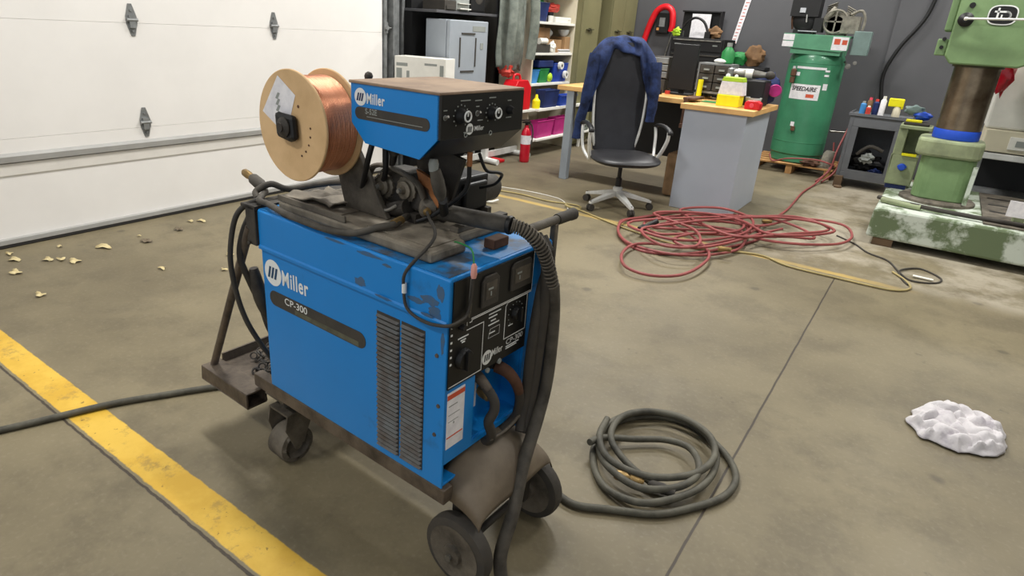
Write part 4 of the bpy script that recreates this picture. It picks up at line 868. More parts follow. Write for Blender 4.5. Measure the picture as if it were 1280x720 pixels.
# olive cabinets
for (a, b, lab) in ((7.56, 8.06, 'olive green metal cabinet right beside cream shelving'), (8.42, 9.22, 'olive green metal cabinet in corner near dark wall')):
    cb_ = thing('metal_cabinet', lab, 'cabinet', (-4.2, (a+b)/2, 0))
    part('body', MB().box((-4.48, a, .02), (-3.97, b, 2.2)), 'olive', cb_, bevel=.004)
    n_ = 1 if b-a < .6 else 2
    for q in range(n_):
        y0_, y1_ = a+(b-a)*q/n_+.008, a+(b-a)*(q+1)/n_-.008
        d_ = part('door', MB().box((-3.97, y0_, .06), (-3.95, y1_, 2.17)), 'olive', cb_, bevel=.003)
        part('handle', MB().box((-3.95, y0_+.19, 1.462), (-3.925, y0_+.215, 1.50)).box((-3.945, y0_+.12, 1.476), (-3.925, y0_+.30, 1.488)), 'olive_dark', d_)
solo('gap_filler', MB().box((-4.4, 8.08, 0), (-4.2, 8.40, 1.50)).box((-4.4, 8.08, 1.77), (-4.2, 8.40, 2.2)), 'olive_dark', 'dark narrow cupboard recess between the olive cabinets', 'cupboard')
solo('white_canister', MB().lathe([(.05, 0), (.055, .02), (.055, .12), (.03, .15), (.03, .18)], (-4.3, 8.25, 1.501), (0,0,1), 20), 'white', 'white canister standing in gap between olive cabinets', 'canister', smooth=True)
solo('red_tin', MB().lathe([(.032, 0), (.032, .025)], (-4.3, 8.25, 1.682), (0,0,1), 20), 'red_dull', 'dull red tin on top of white canister between olive cabinets', 'tin')
# fire extinguisher
fe = thing('fire_extinguisher', 'red fire extinguisher with white label standing on floor', 'fire extinguisher', (-3.815, 6.22, 0))
part('cylinder', MB().lathe([(.05, 0), (.056, .008), (.058, .03), (.058, .31), (.05, .35), (.032, .385), (.024, .395), (.024, .42)], (-3.815, 6.22, .001), (0,0,1), 32), 'fire_red', fe, smooth=True)
part('label_band', MB().lathe([(.0588, 0), (.0588, .10)], (-3.815, 6.22, .21), (0,0,1), 32, caps=False), 'paper', fe, smooth=True)
part('valve', MB().lathe([(.018, 0), (.02, .02), (.014, .04)], (-3.815, 6.22, .415), (0,0,1), 14).box((-3.835, 6.15, .45), (-3.795, 6.28, .462)).box((-3.835, 6.14, .475), (-3.795, 6.25, .485)), 'black', fe)
part('hose', MB().tube([(-3.815, 6.25, .44), (-3.80, 6.30, .42), (-3.78, 6.31, .32), (-3.78, 6.29, .2)], .009), 'rubber', fe, smooth=True)

# ------------------------------------------------------------ work desk
dk = thing('work_desk', 'long wood topped workbench desk with grey steel leg and pedestal', 'desk', (-2.2, 6.0, 0))
def bench(u0, u1, y0, y1, z): return MB().box((u0, y0, z-.045), (u1, y1, z))
part('desk_top', bench(-3.22, -1.87, 5.78, 6.45, .94), 'wood_top', dk, bevel=.004)
part('desk_top', bench(-1.865, -1.25, 5.56, 6.45, .925), 'wood_top', dk, bevel=.004)
part('pedestal', MB().box((-1.83, 5.585, .002), (-1.30, 6.42, .88)), 'desk_grey', dk, bevel=.004)
part('leg', MB().box((-3.11, 5.79, .0), (-3.03, 5.86, .895)), 'desk_leg', dk, bevel=.004)
part('modesty_panel', MB().box((-3.03, 6.40, .30), (-1.87, 6.42, .88)), 'black', dk)
solo('desk_clamp', MB().box((-1.90, 5.70, .945), (-1.80, 5.98, .965)).box((-1.885, 5.68, .72), (-1.85, 5.71, .965)).box((-1.885, 5.66, .70), (-1.84, 5.72, .74)), 'rust', 'brown metal clamp gripping the edge where desk tops meet', 'clamp', bevel=.004)
solo('paper_bag', MB().box((-2.05, 5.95, .002), (-1.86, 6.25, .42)), 'bag', 'brown paper bag standing under desk beside pedestal', 'bag', bevel=.03)
# chair
CH = frame(-2.17, 5.16, radians(42))
oc = thing('office_chair', 'black high back office chair with silver arms and star base', 'chair', (0, 0, 0), CH)
star = MB()
for k in range(5):
    a = radians(-90+72*k+8); d = V((cos(a), sin(a), 0)); p = V((-d.y, d.x, 0))
    A = V((0,0,.17)); Bp = d*.31+V((0,0,.085))
    star.add([A+p*.032, A-p*.032, Bp-p*.018, Bp+p*.018, A+p*.032-V((0,0,.05)), A-p*.032-V((0,0,.05)), Bp-p*.018-V((0,0,.022)), Bp+p*.018-V((0,0,.022))], [(0,1,2,3), (7,6,5,4), (0,4,5,1), (1,5,6,2), (2,6,7,3), (3,7,4,0)])
star.lathe([(.042, 0), (.042, .07), (.03, .08)], (0,0,.115), (0,0,1), 20)
part('star_base', star, 'white_metal', oc, bevel=.004)
for k in range(5):
    a = radians(-90+72*k+8); c0 = V((.30*cos(a), .30*sin(a), .031)); q = V((-sin(a), cos(a), 0))
    part('caster', MB().cyl(c0-q*.022, c0-q*.004, .03).cyl(c0+q*.004, c0+q*.022, .03).cyl(c0+V((0,0,.0)), c0+V((0,0,.06)), .007), 'rubber', oc, smooth=True)
part('gas_lift', MB().cyl((0,0,.18), (0,0,.40), .018).cyl((0,0,.18), (0,0,.27), .026).box((-.10, -.09, .385), (.10, .12, .41)), 'black', oc)
def seat(u, v):
    a = 2*pi*u; r = sin(pi*v) ; x = .30*r*math.copysign(abs(cos(a))**.7, cos(a)); y = .29*r*math.copysign(abs(sin(a))**.7, sin(a))-.03
    z = .46+.055*cos(pi*v)*(1 if v < .5 else 1.15)-(.05*max(0, -y-.1)) - (.02*(1-r) if v < .5 else 0)
    return (x, y-.01, z)
part('seat', MB().grid(seat, 40, 16), 'chair_leather', oc, smooth=True)
def backr(sgn):
    def f(u, v):
        z = .47+.92*v; wd2 = (.20+.035*sin(pi*min(1, v*1.15)))*(1 if v < .93 else math.sqrt(max(.0, 1-((v-.93)/.08)**2)) )
        x = wd2*(2*u-1); y = .235+.09*v**1.5+.03*cos(pi*(v-.25)*1.4)-.05*(1-(2*u-1)**2)*.6+sgn*.018*math.sqrt(max(0, 1-(2*u-1)**6))
        return (x, y, z)
    return f
part('backrest', MB().grid(backr(-1), 20, 30).grid(backr(1), 20, 30), 'chair_mesh', oc, smooth=True)
def headr(u, v):
    a = 2*pi*v; x = .19*(2*u-1); e = math.sqrt(max(0, 1-(2*u-1)**4))
    return (x, .305+.04*cos(a)*e-.02*(1-(2*u-1)**2), 1.30+.075*sin(a)*e)
part('headrest', MB().grid(headr, 16, 20), 'chair_leather', oc, smooth=True)
part('back_frame', MB().tube([(-.235, .28, 1.28), (-.235, .25, .9), (-.215, .24, .65), (-.16, .25, .46), (0, .2, .41)], .012).tube([(.235, .28, 1.28), (.235, .25, .9), (.215, .24, .65), (.16, .25, .46), (0, .2, .41)], .012), 'white_metal', oc, smooth=True)
for s in (-1, 1):
    am = part('arm', MB().tube([(s*.33, .17, .70), (s*.335, .15, .62), (s*.325, .11, .50), (s*.29, .0, .43), (s*.315, -.06, .50), (s*.34, -.11, .62), (s*.34, -.12, .70)], .016, n=12, flat=.8), 'white_metal', oc, smooth=True, label='silver loop arm')
    part('arm_pad', MB().tube([(s*.335, .18, .705), (s*.338, .10, .73), (s*.34, -.04, .73), (s*.342, -.14, .705), (s*.342, -.15, .68)], .024, n=12, flat=.6), 'black', am, smooth=True)
# plaid shirt draped over the chair back
def drape(u, v):
    # u: left to right over the back, v: front hem, over the top, back hem
    q = 2*u-1; x = .285*q*(1+.03*sin(9*v)); top = 1.435-.16*abs(q)**3.2
    if v < .5:
        t = v/.5; hem = 1.31-.02*sin(q*4)-.55*max(0, (abs(q)-.45)/.55)**.8*(1.0 if q > 0 else .75)
        z = hem+(top-hem)*sin(t*pi/2); y = .235+.05*(z-.9)-.03*(1-t)+.075*(t**3)
    else:
        t = (v-.5)/.5; z = top-(top-.78)*(1-cos(t*pi/2))**1.0; y = .325+.05*(top-.9)+.045*sin(t*pi/2)
    f = .014*sin(24*u+5*v)+.012*sin(17*v+8*u)
    return (x+f*.5, y+f, z+f*.4)
part_shirt = thing('plaid_shirt', 'navy blue plaid shirt draped over back of office chair', 'shirt', (0, .3, .7), CH)
part('shirt_cloth', MB().grid(drape, 60, 40), 'plaid', part_shirt, smooth=True, solid=.014)
part('sleeve', MB().tube([(-.27, .24, 1.28), (-.30, .22, 1.08), (-.315, .24, .88), (-.34, .27, .70), (-.35, .28, .56)], .062, flat=.65, n=14, rf=lambda t: 1.1-.25*t+.06*sin(t*20)), 'plaid', part_shirt, smooth=True)
part('sleeve', MB().tube([(.27, .22, 1.24), (.285, .20, 1.05), (.285, .205, .88), (.28, .21, .74)], .06, flat=.65, n=14, rf=lambda t: 1.1-.2*t+.06*sin(t*20)), 'plaid', part_shirt, smooth=True)
# on the desk
mo = thing('computer_monitor', 'tall black monitor panel standing tilted on the desk', 'monitor', (-2.1, 6.2, .94))
part('screen_panel', MB().prism([(-2.235, .985), (-1.985, .985), (-1.985, 1.40), (-2.22, 1.40)], 1, 6.18, 6.215), 'black', mo, bevel=.006)
part('stand', MB().box((-2.13, 6.215, .95), (-2.08, 6.24, 1.2)).box((-2.22, 6.12, .941), (-2.0, 6.30, .953)), 'black', mo)
so = thing('parts_organizer', 'small stacked grey drawer organizer left of black monitor', 'organizer', (-2.3, 6.25, .94))
part('body', MB().box((-2.40, 6.18, 1.07), (-2.25, 6.36, 1.275)).box((-2.42, 6.16, .941), (-2.26, 6.36, 1.065)), 'rubber', so, bevel=.004)
for z in (1.08, 1.145, 1.21): part('drawer', MB().box((-2.395, 6.165, z), (-2.255, 6.18, z+.055)), 'galv', so, bevel=.004)
solo('pry_bar', MB().box((-2.52, 6.0, .941), (-2.22, 6.03, .955)).box((-2.26, 5.99, .941), (-2.23, 6.04, .98)), 'black', 'black flat bar lying on desk in front of organizer', 'bar')
solo('dark_pouch', MB().ball((-2.49, 6.18, 1.0), .07, 16, 10, (1.1, .8, .85), .1, 3), 'rubber', 'dark grey pouch on desk at left of organizer', 'pouch', smooth=True)
solo('red_puck', MB().lathe([(.025, 0), (.025, .03)], (-2.20, 6.12, 1.02-.079), (0,0,1), 14), 'red_dull', 'small red puck on desk in front of monitor', 'puck')
bo = thing('drawer_cabinet', 'grey small parts drawer cabinet standing on desk right of monitor', 'drawer cabinet', (-1.82, 6.25, .94))
part('frame', MB().box((-1.97, 6.2, .98), (-1.66, 6.42, 1.0)).box((-1.97, 6.2, 1.235), (-1.66, 6.42, 1.25)).box((-1.97, 6.2, .941), (-1.955, 6.42, 1.235)).box((-1.675, 6.2, .941), (-1.66, 6.42, 1.235)).box((-1.955, 6.40, .941), (-1.675, 6.42, 1.235)), 'galv', bo)
for i in range(2):
    for j in range(3):
        d_ = part('drawer', MB().box((-1.95+.138*i, 6.195, 1.005+.077*j), (-1.82+.138*i, 6.38, 1.076+.077*j)), 'rubber', bo, bevel=.004)
        part('drawer_handle', MB().box((-1.91+.138*i, 6.18, 1.03+.077*j), (-1.86+.138*i, 6.195, 1.045+.077*j)), 'grey_ink', d_)
solo('yellow_tube', MB().cyl((-1.905, 6.14, .941), (-1.905, 6.14, 1.10), .024), 'yellow', 'upright yellow tube in front of grey drawer cabinet', 'tube')
solo('white_cover', MB().ball((-1.80, 6.30, 1.27), .05, 16, 8, (1.3, 1, .45)), 'white', 'white rounded cover on top of grey drawer cabinet', 'cover', smooth=True)
gb = thing('green_jug', 'green plastic jug with grey cap on top of drawer cabinet', 'jug', (-1.78, 6.36, 1.25))
part('body', MB().lathe([(.05, 0), (.058, .01), (.058, .10), (.03, .14), (.02, .15)], (-1.755, 6.33, 1.251), (0,0,1), 20), 'green', gb, smooth=True)
part('cap', MB().lathe([(.024, 0), (.024, .035)], (-1.755, 6.33, 1.40), (0,0,1), 16), 'grey_ink', gb, smooth=True)
solo('green_pad', MB().box((-1.79, 5.88, .926), (-1.66, 6.0, .932)), 'green', 'flat green pad on desk left of yellow box', 'pad')
yb = solo('yellow_box', MB().box((-1.615, 5.72, .926), (-1.425, 5.86, 1.02)), 'yellow', 'bright yellow box at the bottom of stack on desk', 'box', bevel=.004)
gl = thing('glove_box', 'white carton with lime green top standing on yellow box', 'carton', (-1.5, 5.78, 1.02))
part('carton', MB().prism([(-1.615, 1.021), (-1.41, 1.021), (-1.425, 1.13), (-1.60, 1.13)], 1, 5.73, 5.86), 'paper', gl, bevel=.003)
part('lime_top', MB().prism([(-1.602, 1.131), (-1.423, 1.131), (-1.435, 1.165), (-1.59, 1.165)], 1, 5.73, 5.86), 'lime', gl, bevel=.003)
part('tear_flaps', MB().ball((-1.57, 5.78, 1.172), .02, 12, 8).ball((-1.50, 5.78, 1.172), .016, 12, 8), 'paper', gl, smooth=True)
tm = thing('tape_measure', 'red case with pale round badge at right end of desk', 'tape measure', (-1.31, 5.72, .925))
part('case', MB().prism([(-1.37, .926), (-1.24, .926), (-1.24, .98), (-1.27, .998), (-1.35, .995), (-1.37, .98)], 1, 5.69, 5.77), 'red', tm, bevel=.008)
part('badge', MB().lathe([(.018, 0), (.016, .003)], (-1.31, 5.688, .958), (0,-1,0), 16), 'pink', tm)
gn = thing('angle_grinder', 'silver bodied angle grinder lying on boxes at desk end', 'grinder', (-1.4, 6.1, 1.16))
part('motor_body', MB().lathe([(.028, 0), (.036, .02), (.04, .05), (.042, .14), (.036, .16), (.03, .22), (.022, .27)], (-1.60, 6.05, 1.19), (1, .15, 0), 22), 'steel', gn, smooth=True)
part('body_band', MB().lathe([(.0425, 0), (.0425, .06)], (-1.50, 6.065, 1.19), (1, .15, 0), 22), 'white', gn, smooth=True)
part('gear_head', MB().lathe([(.03, 0), (.034, .02), (.034, .06), (.02, .07)], (-1.62, 6.05, 1.16), (0, 0, 1), 18), 'galv', gn, smooth=True)
part('tail', MB().ball((-1.30, 6.09, 1.19), .045, 14, 8, (1, .8, .8)), 'rubber', gn, smooth=True)
solo('grey_case', MB().box((-1.64, 5.98, .926), (-1.30, 6.2, 1.145)), 'black', 'dark tool case under the silver grinder', 'case', bevel=.01)
solo('clear_tub', MB().lathe([(.05, 0), (.07, .08), (.066, .08), (.048, .006)], (-1.36, 5.93, .926), (0,0,1), 20), 'clear', 'pale clear tub on desk behind the red case', 'tub', smooth=True)
solo('white_dish', MB().lathe([(.05, 0), (.05, .012)], (-1.32, 5.84, .926), (0,0,1), 20), 'white', 'flat white dish behind red case', 'dish')
blob('navy_jacket', (-1.37, 6.33, 1.06), .13, (.85, .5, 1), 'navy', 'dark navy jacket bunched on back corner of desk near compressor', 'jacket', .25, 5)
solo('magenta_disc', MB().lathe([(.05, 0), (.055, .01), (.05, .03)], (-1.265, 6.24, 1.06), (.3, -1, 0), 24), 'magenta', 'round magenta disc hanging in front of navy jacket', 'disc', smooth=True)
# black tool chest against the wall with open lid
tc_ = thing('tool_chest', 'black rolling tool chest with open lid against dark wall', 'tool chest', (-2.75, 8.85, 0))
part('body', MB().box((-3.16, 8.62, .12), (-2.46, 9.10, 1.46)), 'black', tc_, bevel=.006)
part('lid', MB().box((-3.20, 9.07, 1.46), (-2.66, 9.10, 1.80)).box((-3.20, 9.0, 1.78), (-2.66, 9.08, 1.80)).box((-2.68, 8.97, 1.46), (-2.66, 9.08, 1.80)), 'black', tc_, bevel=.004)
for k, z in enumerate((1.30, 1.12, .94, .76, .58, .36, .16)):
    d_ = part('drawer', MB().box((-3.14, 8.605, z), (-2.48, 8.62, z+(.15 if k < 5 else .19))), 'black', tc_, bevel=.003)
    part('drawer_pull', MB().box((-3.12, 8.585, z+.125), (-2.50, 8.605, z+.14)), 'steel' if k == 0 else 'rubber', d_)
part('badge', MB().box((-3.10, 8.60, 1.37), (-3.02, 8.604, 1.385)).box((-2.60, 8.60, 1.37), (-2.54, 8.604, 1.385)), 'grey_ink', tc_)
for x in (-3.08, -2.54): part('caster', MB().cyl((x-.02, 8.7, .06), (x+.02, 8.7, .06), .058).box((x-.03, 8.67, .06), (x+.03, 8.73, .12)), 'rubber', tc_)
solo('white_sheet', MB().box((-3.05, 8.985, 1.462), (-2.80, 8.995, 1.76)), 'paper', 'white sheet of paper leaning in open lid of tool chest', 'paper')
solo('ear_muffs', MB().tube([(-3.08, 8.72, 1.48), (-3.05, 8.72, 1.60), (-2.93, 8.72, 1.70), (-2.80, 8.72, 1.66), (-2.72, 8.72, 1.52), (-2.72, 8.72, 1.48)], .016).box((-3.12, 8.7, 1.461), (-3.05, 8.76, 1.54)).box((-2.76, 8.7, 1.461), (-2.69, 8.76, 1.54)), 'black', 'black headband ear muffs on top of tool chest', 'ear muffs', smooth=True)
blob('brown_glove', (-2.66, 8.78, 1.535), .075, (1.3, .8, .9), 'brown', 'brown work gloves bunched at right on tool chest', 'gloves', .3, 2)
blob('yellow_glove', (-3.13, 8.72, 1.515), .055, (1.2, .8, .9), 'lime', 'yellow green cloth at left end of tool chest', 'cloth', .3, 6)
vh = thing('shop_vacuum_hose', 'thick red hose arched over small black box on dark wall', 'hose', (-3.6, 9.15, 1.2))
part('hose', MB().tube([(-3.80, 9.15, 1.15), (-3.76, 9.15, 1.35), (-3.70, 9.15, 1.60), (-3.62, 9.15, 1.78), (-3.50, 9.15, 1.84), (-3.40, 9.15, 1.78), (-3.37, 9.15, 1.62), (-3.38, 9.15, 1.52)], .042, n=16), 'red', vh, smooth=True)
mb_ = thing('wall_box', 'small black control box with pale screen under red hose', 'box', (-3.54, 9.2, 1.5))
part('body', MB().box((-3.62, 9.17, 1.50), (-3.44, 9.248, 1.76)), 'black', mb_, bevel=.004)
part('screen', MB().box((-3.57, 9.165, 1.58), (-3.49, 9.17, 1.70)), 'galv', mb_)
part('button', MB().box((-3.60, 9.165, 1.53), (-3.565, 9.17, 1.565)), 'wood_edge', mb_)
solo('metal_rod', MB().cyl((-3.44, 9.20, 1.15), (-3.38, 9.22, 1.52), .009), 'steel', 'thin steel rod leaning on wall left of tool chest', 'rod')
sl = thing('spirit_level', 'long pale ruler with red markings hanging on dark wall', 'level', (-2.45, 9.24, 1.4))
part('ruler', MB().add([(-2.555, 9.235, 1.42), (-2.485, 9.235, 1.42), (-2.375, 9.235, 2.10), (-2.445, 9.235, 2.10), (-2.555, 9.248, 1.42), (-2.485, 9.248, 1.42), (-2.375, 9.248, 2.10), (-2.445, 9.248, 2.10)], [(0,1,2,3), (7,6,5,4), (0,4,5,1), (1,5,6,2), (2,6,7,3), (3,7,4,0)]), 'paper', sl)
rm = MB()
for k in range(16):
    t_ = k/16; x = -2.55+.11*t_; z = 1.43+.66*t_; rm.box((x+.01, 9.233, z), (x+(.045 if k % 4 else .06), 9.235, z+.008))
part('scale_marks', rm, 'red_label', sl)
part('end_hook', MB().ball((-2.53, 9.225, 1.39), .03, 12, 8), 'red', sl, smooth=True)
blob('green_bundle', (-2.36, 9.1, 1.235), .10, (1.1, .8, .9), 'green', 'green bundle on wall bench right of the ruler', 'bundle', .2, 11)
blob('brown_bundle', (-2.18, 9.1, 1.275), .12, (1, .8, 1.1), 'brown', 'brown bundle on wall bench right of green bundle', 'bundle', .2, 12)
solo('wall_ledge', MB().box((-2.50, 8.98, 1.12), (-2.0, 9.245, 1.15)), 'wall_black', 'dark ledge on wall under green and brown bundles', 'ledge')

# ------------------------------------------------------------ air compressor
ac = thing('air_compressor', 'tall green upright air compressor tank on wooden pallet', 'compressor', (-1.36, 8.6, .12))
TX, TY = -1.355, 8.62
part('tank', MB().lathe([(.285, -.06), (.285, .02), (.296, .03), (.30, .035), (.30, 1.08), (.29, 1.14), (.25, 1.22), (.16, 1.27), (.02, 1.29)], (TX, TY, .19), (0,0,1), 56), 'tank_green', ac, smooth=True)
part('tank_seam', MB().lathe([(.3015, 0), (.3035, .006), (.3015, .012)], (TX, TY, .36), (0,0,1), 56, caps=False).lathe([(.3015, 0), (.3035, .006), (.3015, .012)], (TX, TY, 1.26), (0,0,1), 56, caps=False), 'tank_green', ac, smooth=True)
for k in range(3):
    a = radians(-90+120*k); part('leg', MB().prism([(-.05, .0), (.05, 0), (.07, .22), (-.07, .22)], 1, -.006, .006, Matrix.Translation((TX+.27*cos(a), TY+.27*sin(a), .121)) @ Matrix.Rotation(a+pi/2, 4, 'Z')), 'tank_green', ac)
pf = MB().prism([(-1.72, 1.575), (-1.03, 1.565), (-1.03, 1.43), (-1.10, 1.40), (-1.60, 1.42), (-1.70, 1.43)], 1, 8.32, 8.33); pf.box((-1.72, 8.33, 1.555), (-1.03, 8.90, 1.572))
part('platform', pf, 'plate_green', ac, bevel=.002)
part('platform_neck', MB().box((-1.62, 8.34, 1.36), (-1.10, 8.88, 1.56)).lathe([(.28, 0), (.27, .05), (.26, .11)], (TX, TY, 1.45), (0,0,1), 40), 'plate_green', ac, smooth=True)
for b0, b1 in (((-1.72, 8.318, 1.50), (-1.60, 8.32, 1.565)), ((-1.72, 8.318, 1.43), (-1.60, 8.32, 1.49)), ((-1.20, 8.318, 1.42), (-1.04, 8.32, 1.56))): part('platform_label', MB().box(b0, b1), 'paper', ac)
part('warning_marks', MB().box((-1.18, 8.316, 1.48), (-1.12, 8.318, 1.54)).box((-1.10, 8.316, 1.48), (-1.05, 8.318, 1.53)), 'red_label', ac)
def curved(z0, z1, a0, a1, r=.3032, n=16):
    m = MB()
    for k in range(n):
        a, b = radians(a0+(a1-a0)*k/n), radians(a0+(a1-a0)*(k+1)/n)
        m.add([(TX+r*cos(a), TY+r*sin(a), z0), (TX+r*cos(b), TY+r*sin(b), z0), (TX+r*cos(b), TY+r*sin(b), z1), (TX+r*cos(a), TY+r*sin(a), z1)], [(0,1,2,3)])
    return m
pl_ = part('name_plate', curved(.86, 1.03, -125, -62), 'paper', ac, smooth=True)
tx_ = text('SPEEDAIRE', ac, 'black', (0, 0, 0), .30, .05, (1,0,0), name='maker_lettering', bold=.03, shear=.25, ext=0)
for v in tx_.data.vertices:
    s_ = v.co.x/.30; a = radians(-121+53*s_); v.co = V((TX+.3045*cos(a), TY+.3045*sin(a), .955+v.co.z))
part('red_mark', curved(.885, .925, -88, -72, .3042, 6), 'red_label', ac, smooth=True)
part('small_plates', curved(1.12, 1.16, -120, -110, .3034, 4).add([], []), 'paper', ac)
for z0, z1, a0, a1 in ((1.05, 1.10, -132, -124), (1.17, 1.22, -132, -124), (.98, 1.05, -58, -48), (1.13, 1.15, -60, -50), (1.18, 1.20, -60, -50), (.55, .60, -106, -98), (1.20, 1.225, -120, -58)):
    part('tank_sticker', curved(z0, z1, a0, a1, .3034, 6), 'paper', ac, smooth=True)
part('sight_valve', MB().lathe([(.022, 0), (.03, .01), (.03, .07), (.02, .085)], (-1.53, 8.335, 1.11), (0,0,1), 14).lathe([(.026, 0), (.026, .07)], (-1.53, 8.335, 1.035), (0,0,1), 14), 'rust', ac, bevel=.004)
part('drain_fitting', MB().box((-1.42, 8.29, .50), (-1.38, 8.33, .55)), 'rust', ac)
part('switch_box', MB().box((-1.01, 8.38, 1.38), (-.84, 8.50, 1.63)), 'swbox', ac, bevel=.006)
part('pressure_gauge', MB().lathe([(.028, 0), (.028, .015)], (-.99, 8.36, 1.26), (0,-1,0), 18).lathe([(.02, 0), (.02, .02)], (-.93, 8.36, 1.30), (0,-1,0), 18).cyl((-.99, 8.36, 1.26), (-1.05, 8.5, 1.30), .012), 'steel', ac, smooth=True)
pm = MB().lathe([(.09, 0), (.10, .02), (.10, .20), (.08, .24)], (-1.24, 8.50, 1.69), (0, 1, 0), 24)
for k in range(8): pm.lathe([(.05, 0), (.062, .006), (.05, .012)], (-1.32+.0*k, 8.6, 1.74+.022*k), (-.5, 0, 1), 18); pm.lathe([(.05, 0), (.062, .006), (.05, .012)], (-1.12, 8.6, 1.72+.02*k), (.5, 0, 1), 18)
pm.tube([(-1.47, 8.5, 1.59), (-1.40, 8.48, 1.66), (-1.31, 8.48, 1.80), (-1.27, 8.5, 1.86)], .03, n=12)
pm.tube([(-1.1, 8.5, 1.80), (-1.0, 8.45, 1.84), (-.95, 8.45, 1.76), (-.95, 8.45, 1.64)], .014, n=10)
pm.box((-1.32, 8.5, 1.573), (-1.12, 8.72, 1.82)).box((-1.17, 8.44, 1.60), (-.99, 8.6, 1.78))
part('pump', pm, 'pump_grey', ac, smooth=True)
part('flywheel', MB().ring((-1.24, 8.46, 1.72), (0,1,0), .12, .012, 32, 8).box((-1.36, 8.455, 1.712), (-1.12, 8.465, 1.728)).box((-1.248, 8.455, 1.60), (-1.232, 8.465, 1.84)), 'pump_grey', ac, smooth=True)
part('motor', MB().lathe([(.10, 0), (.13, .02), (.13, .26), (.10, .30)], (-1.56, 8.46, 1.72), (0,1,0), 28).box((-1.66, 8.45, 1.573), (-1.46, 8.75, 1.62)).box((-1.72, 8.42, 1.76), (-1.42, 8.62, 1.99)).box((-1.45, 8.42, 1.60), (-1.36, 8.6, 1.75)), 'black', ac, smooth=True)
part('motor_fittings', MB().box((-1.62, 8.40, 1.80), (-1.56, 8.42, 1.85)).cyl((-1.54, 8.42, 1.78), (-1.53, 8.42, 1.70), .008).box((-1.60, 8.41, 1.60), (-1.40, 8.44, 1.61)), 'chrome', ac)
solo('motor_cable', MB().tube([(-1.68, 8.5, 1.62), (-1.70, 8.5, 1.8), (-1.62, 8.7, 2.05), (-1.55, 9.1, 2.3)], .012), 'rust', 'dark red cable rising behind compressor motor', 'cable', smooth=True)
pa = thing('wooden_pallet', 'low wooden pallet under the green compressor', 'pallet', (-1.35, 8.6, 0))
for y in (8.24, 8.40, 8.57, 8.74, 8.90): part('deck_board', MB().box((-1.80, y, .10), (-.86, y+.09, .119)), 'pallet', pa, bevel=.002)
for x in (-1.78, -1.37, -.95): part('stringer', MB().box((x, 8.25, .0), (x+.07, 8.98, .10)), 'pallet', pa, bevel=.002)
solo('rusty_motor', MB().lathe([(.05, 0), (.07, .02), (.07, .16), (.05, .2)], (-.96, 8.34, .12), (.1, 0, 1), 20).box((-1.05, 8.28, .12), (-.88, 8.42, .15)), 'pump_grey', 'small dusty motor standing on pallet right of tank', 'motor', smooth=True)
blob('rag_heap', (-1.12, 8.27, .155), .045, (2.2, 1, .8), 'rust', 'heap of rusty brown scraps on pallet front edge', 'scrap', .35, 3)
solo('copper_line', MB().tube([(-1.58, 8.26, .20), (-1.52, 8.22, .13), (-1.35, 8.18, .19), (-1.05, 8.18, .22), (-.85, 8.2, .18)], .009), 'hose_red', 'thin dull red line sagging along pallet front', 'hose', smooth=True)
solo('air_pipe', MB().cyl((-1.05, 8.72, .50), (-.72, 8.9, .50), .012), 'steel', 'short steel pipe between compressor and grey cart', 'pipe')
for k, (x, a) in enumerate(((-.86, .35), (-.80, .30))):
    solo('leaning_hose', MB().tube([(x-.12, 7.98, .012), (x-.02, 8.1, .14), (x+.0, 8.15, .36), (x+.03, 8.4, .6)], .011), 'hose_red', ('left', 'right')[k]+' red brown hose rising between pallet and grey cart', 'hose', smooth=True)

# ------------------------------------------------------------ grey utility cart
ca = thing('utility_cart', 'small dark grey steel cart with open shelf front', 'cart', (-.53, 8.25, 0))
part('body', MB().box((-.80, 8.0, .10), (-.765, 8.5, .775)).box((-.29, 8.0, .10), (-.255, 8.5, .775)).box((-.765, 8.46, .10), (-.29, 8.5, .775)).box((-.765, 8.0, .10), (-.29, 8.46, .17)).box((-.765, 8.0, .66), (-.29, 8.03, .775)), 'cart_grey', ca, bevel=.005)
part('face_frame', MB().box((-.765, 8.0, .17), (-.70, 8.02, .66)).box((-.355, 8.0, .17), (-.29, 8.02, .66)).box((-.70, 8.0, .17), (-.355, 8.02, .20)), 'cart_grey', ca, bevel=.003)
part('top_tray', MB().box((-.82, 7.98, .776), (-.235, 8.52, .786)).box((-.82, 7.98, .786), (-.235, 7.99, .805)).box((-.82, 7.98, .786), (-.81, 8.52, .805)).box((-.245, 7.98, .786), (-.235, 8.52, .805)), 'cart_grey', ca, bevel=.002)
for x in (-.77, -.29):
    for y in (8.05, 8.45): part('caster', MB().cyl((x-.015, y, .042), (x+.015, y, .042), .041).box((x-.022, y-.02, .05), (x+.022, y+.02, .10)), 'rubber', ca)
blob('dark_tools', (-.56, 8.2, .28), .10, (1.4, .9, .9), 'black', 'heap of dark tools inside the grey cart', 'tools', .35, 4)
blob('grey_cloth', (-.55, 8.08, .33), .055, (1.2, .8, .9), 'grey_ink', 'crumpled pale grey cloth inside grey cart', 'cloth', .35, 5)
blob('blue_cloth', (-.44, 8.10, .20), .05, (1.2, .8, .5), 'navy', 'blue cloth on floor of the grey cart', 'cloth', .3, 6)
solo('upper_tool', MB().tube([(-.66, 8.1, .36), (-.55, 8.1, .46), (-.42, 8.12, .42)], .02), 'rubber', 'bent dark tool lying high in grey cart', 'tool', smooth=True)
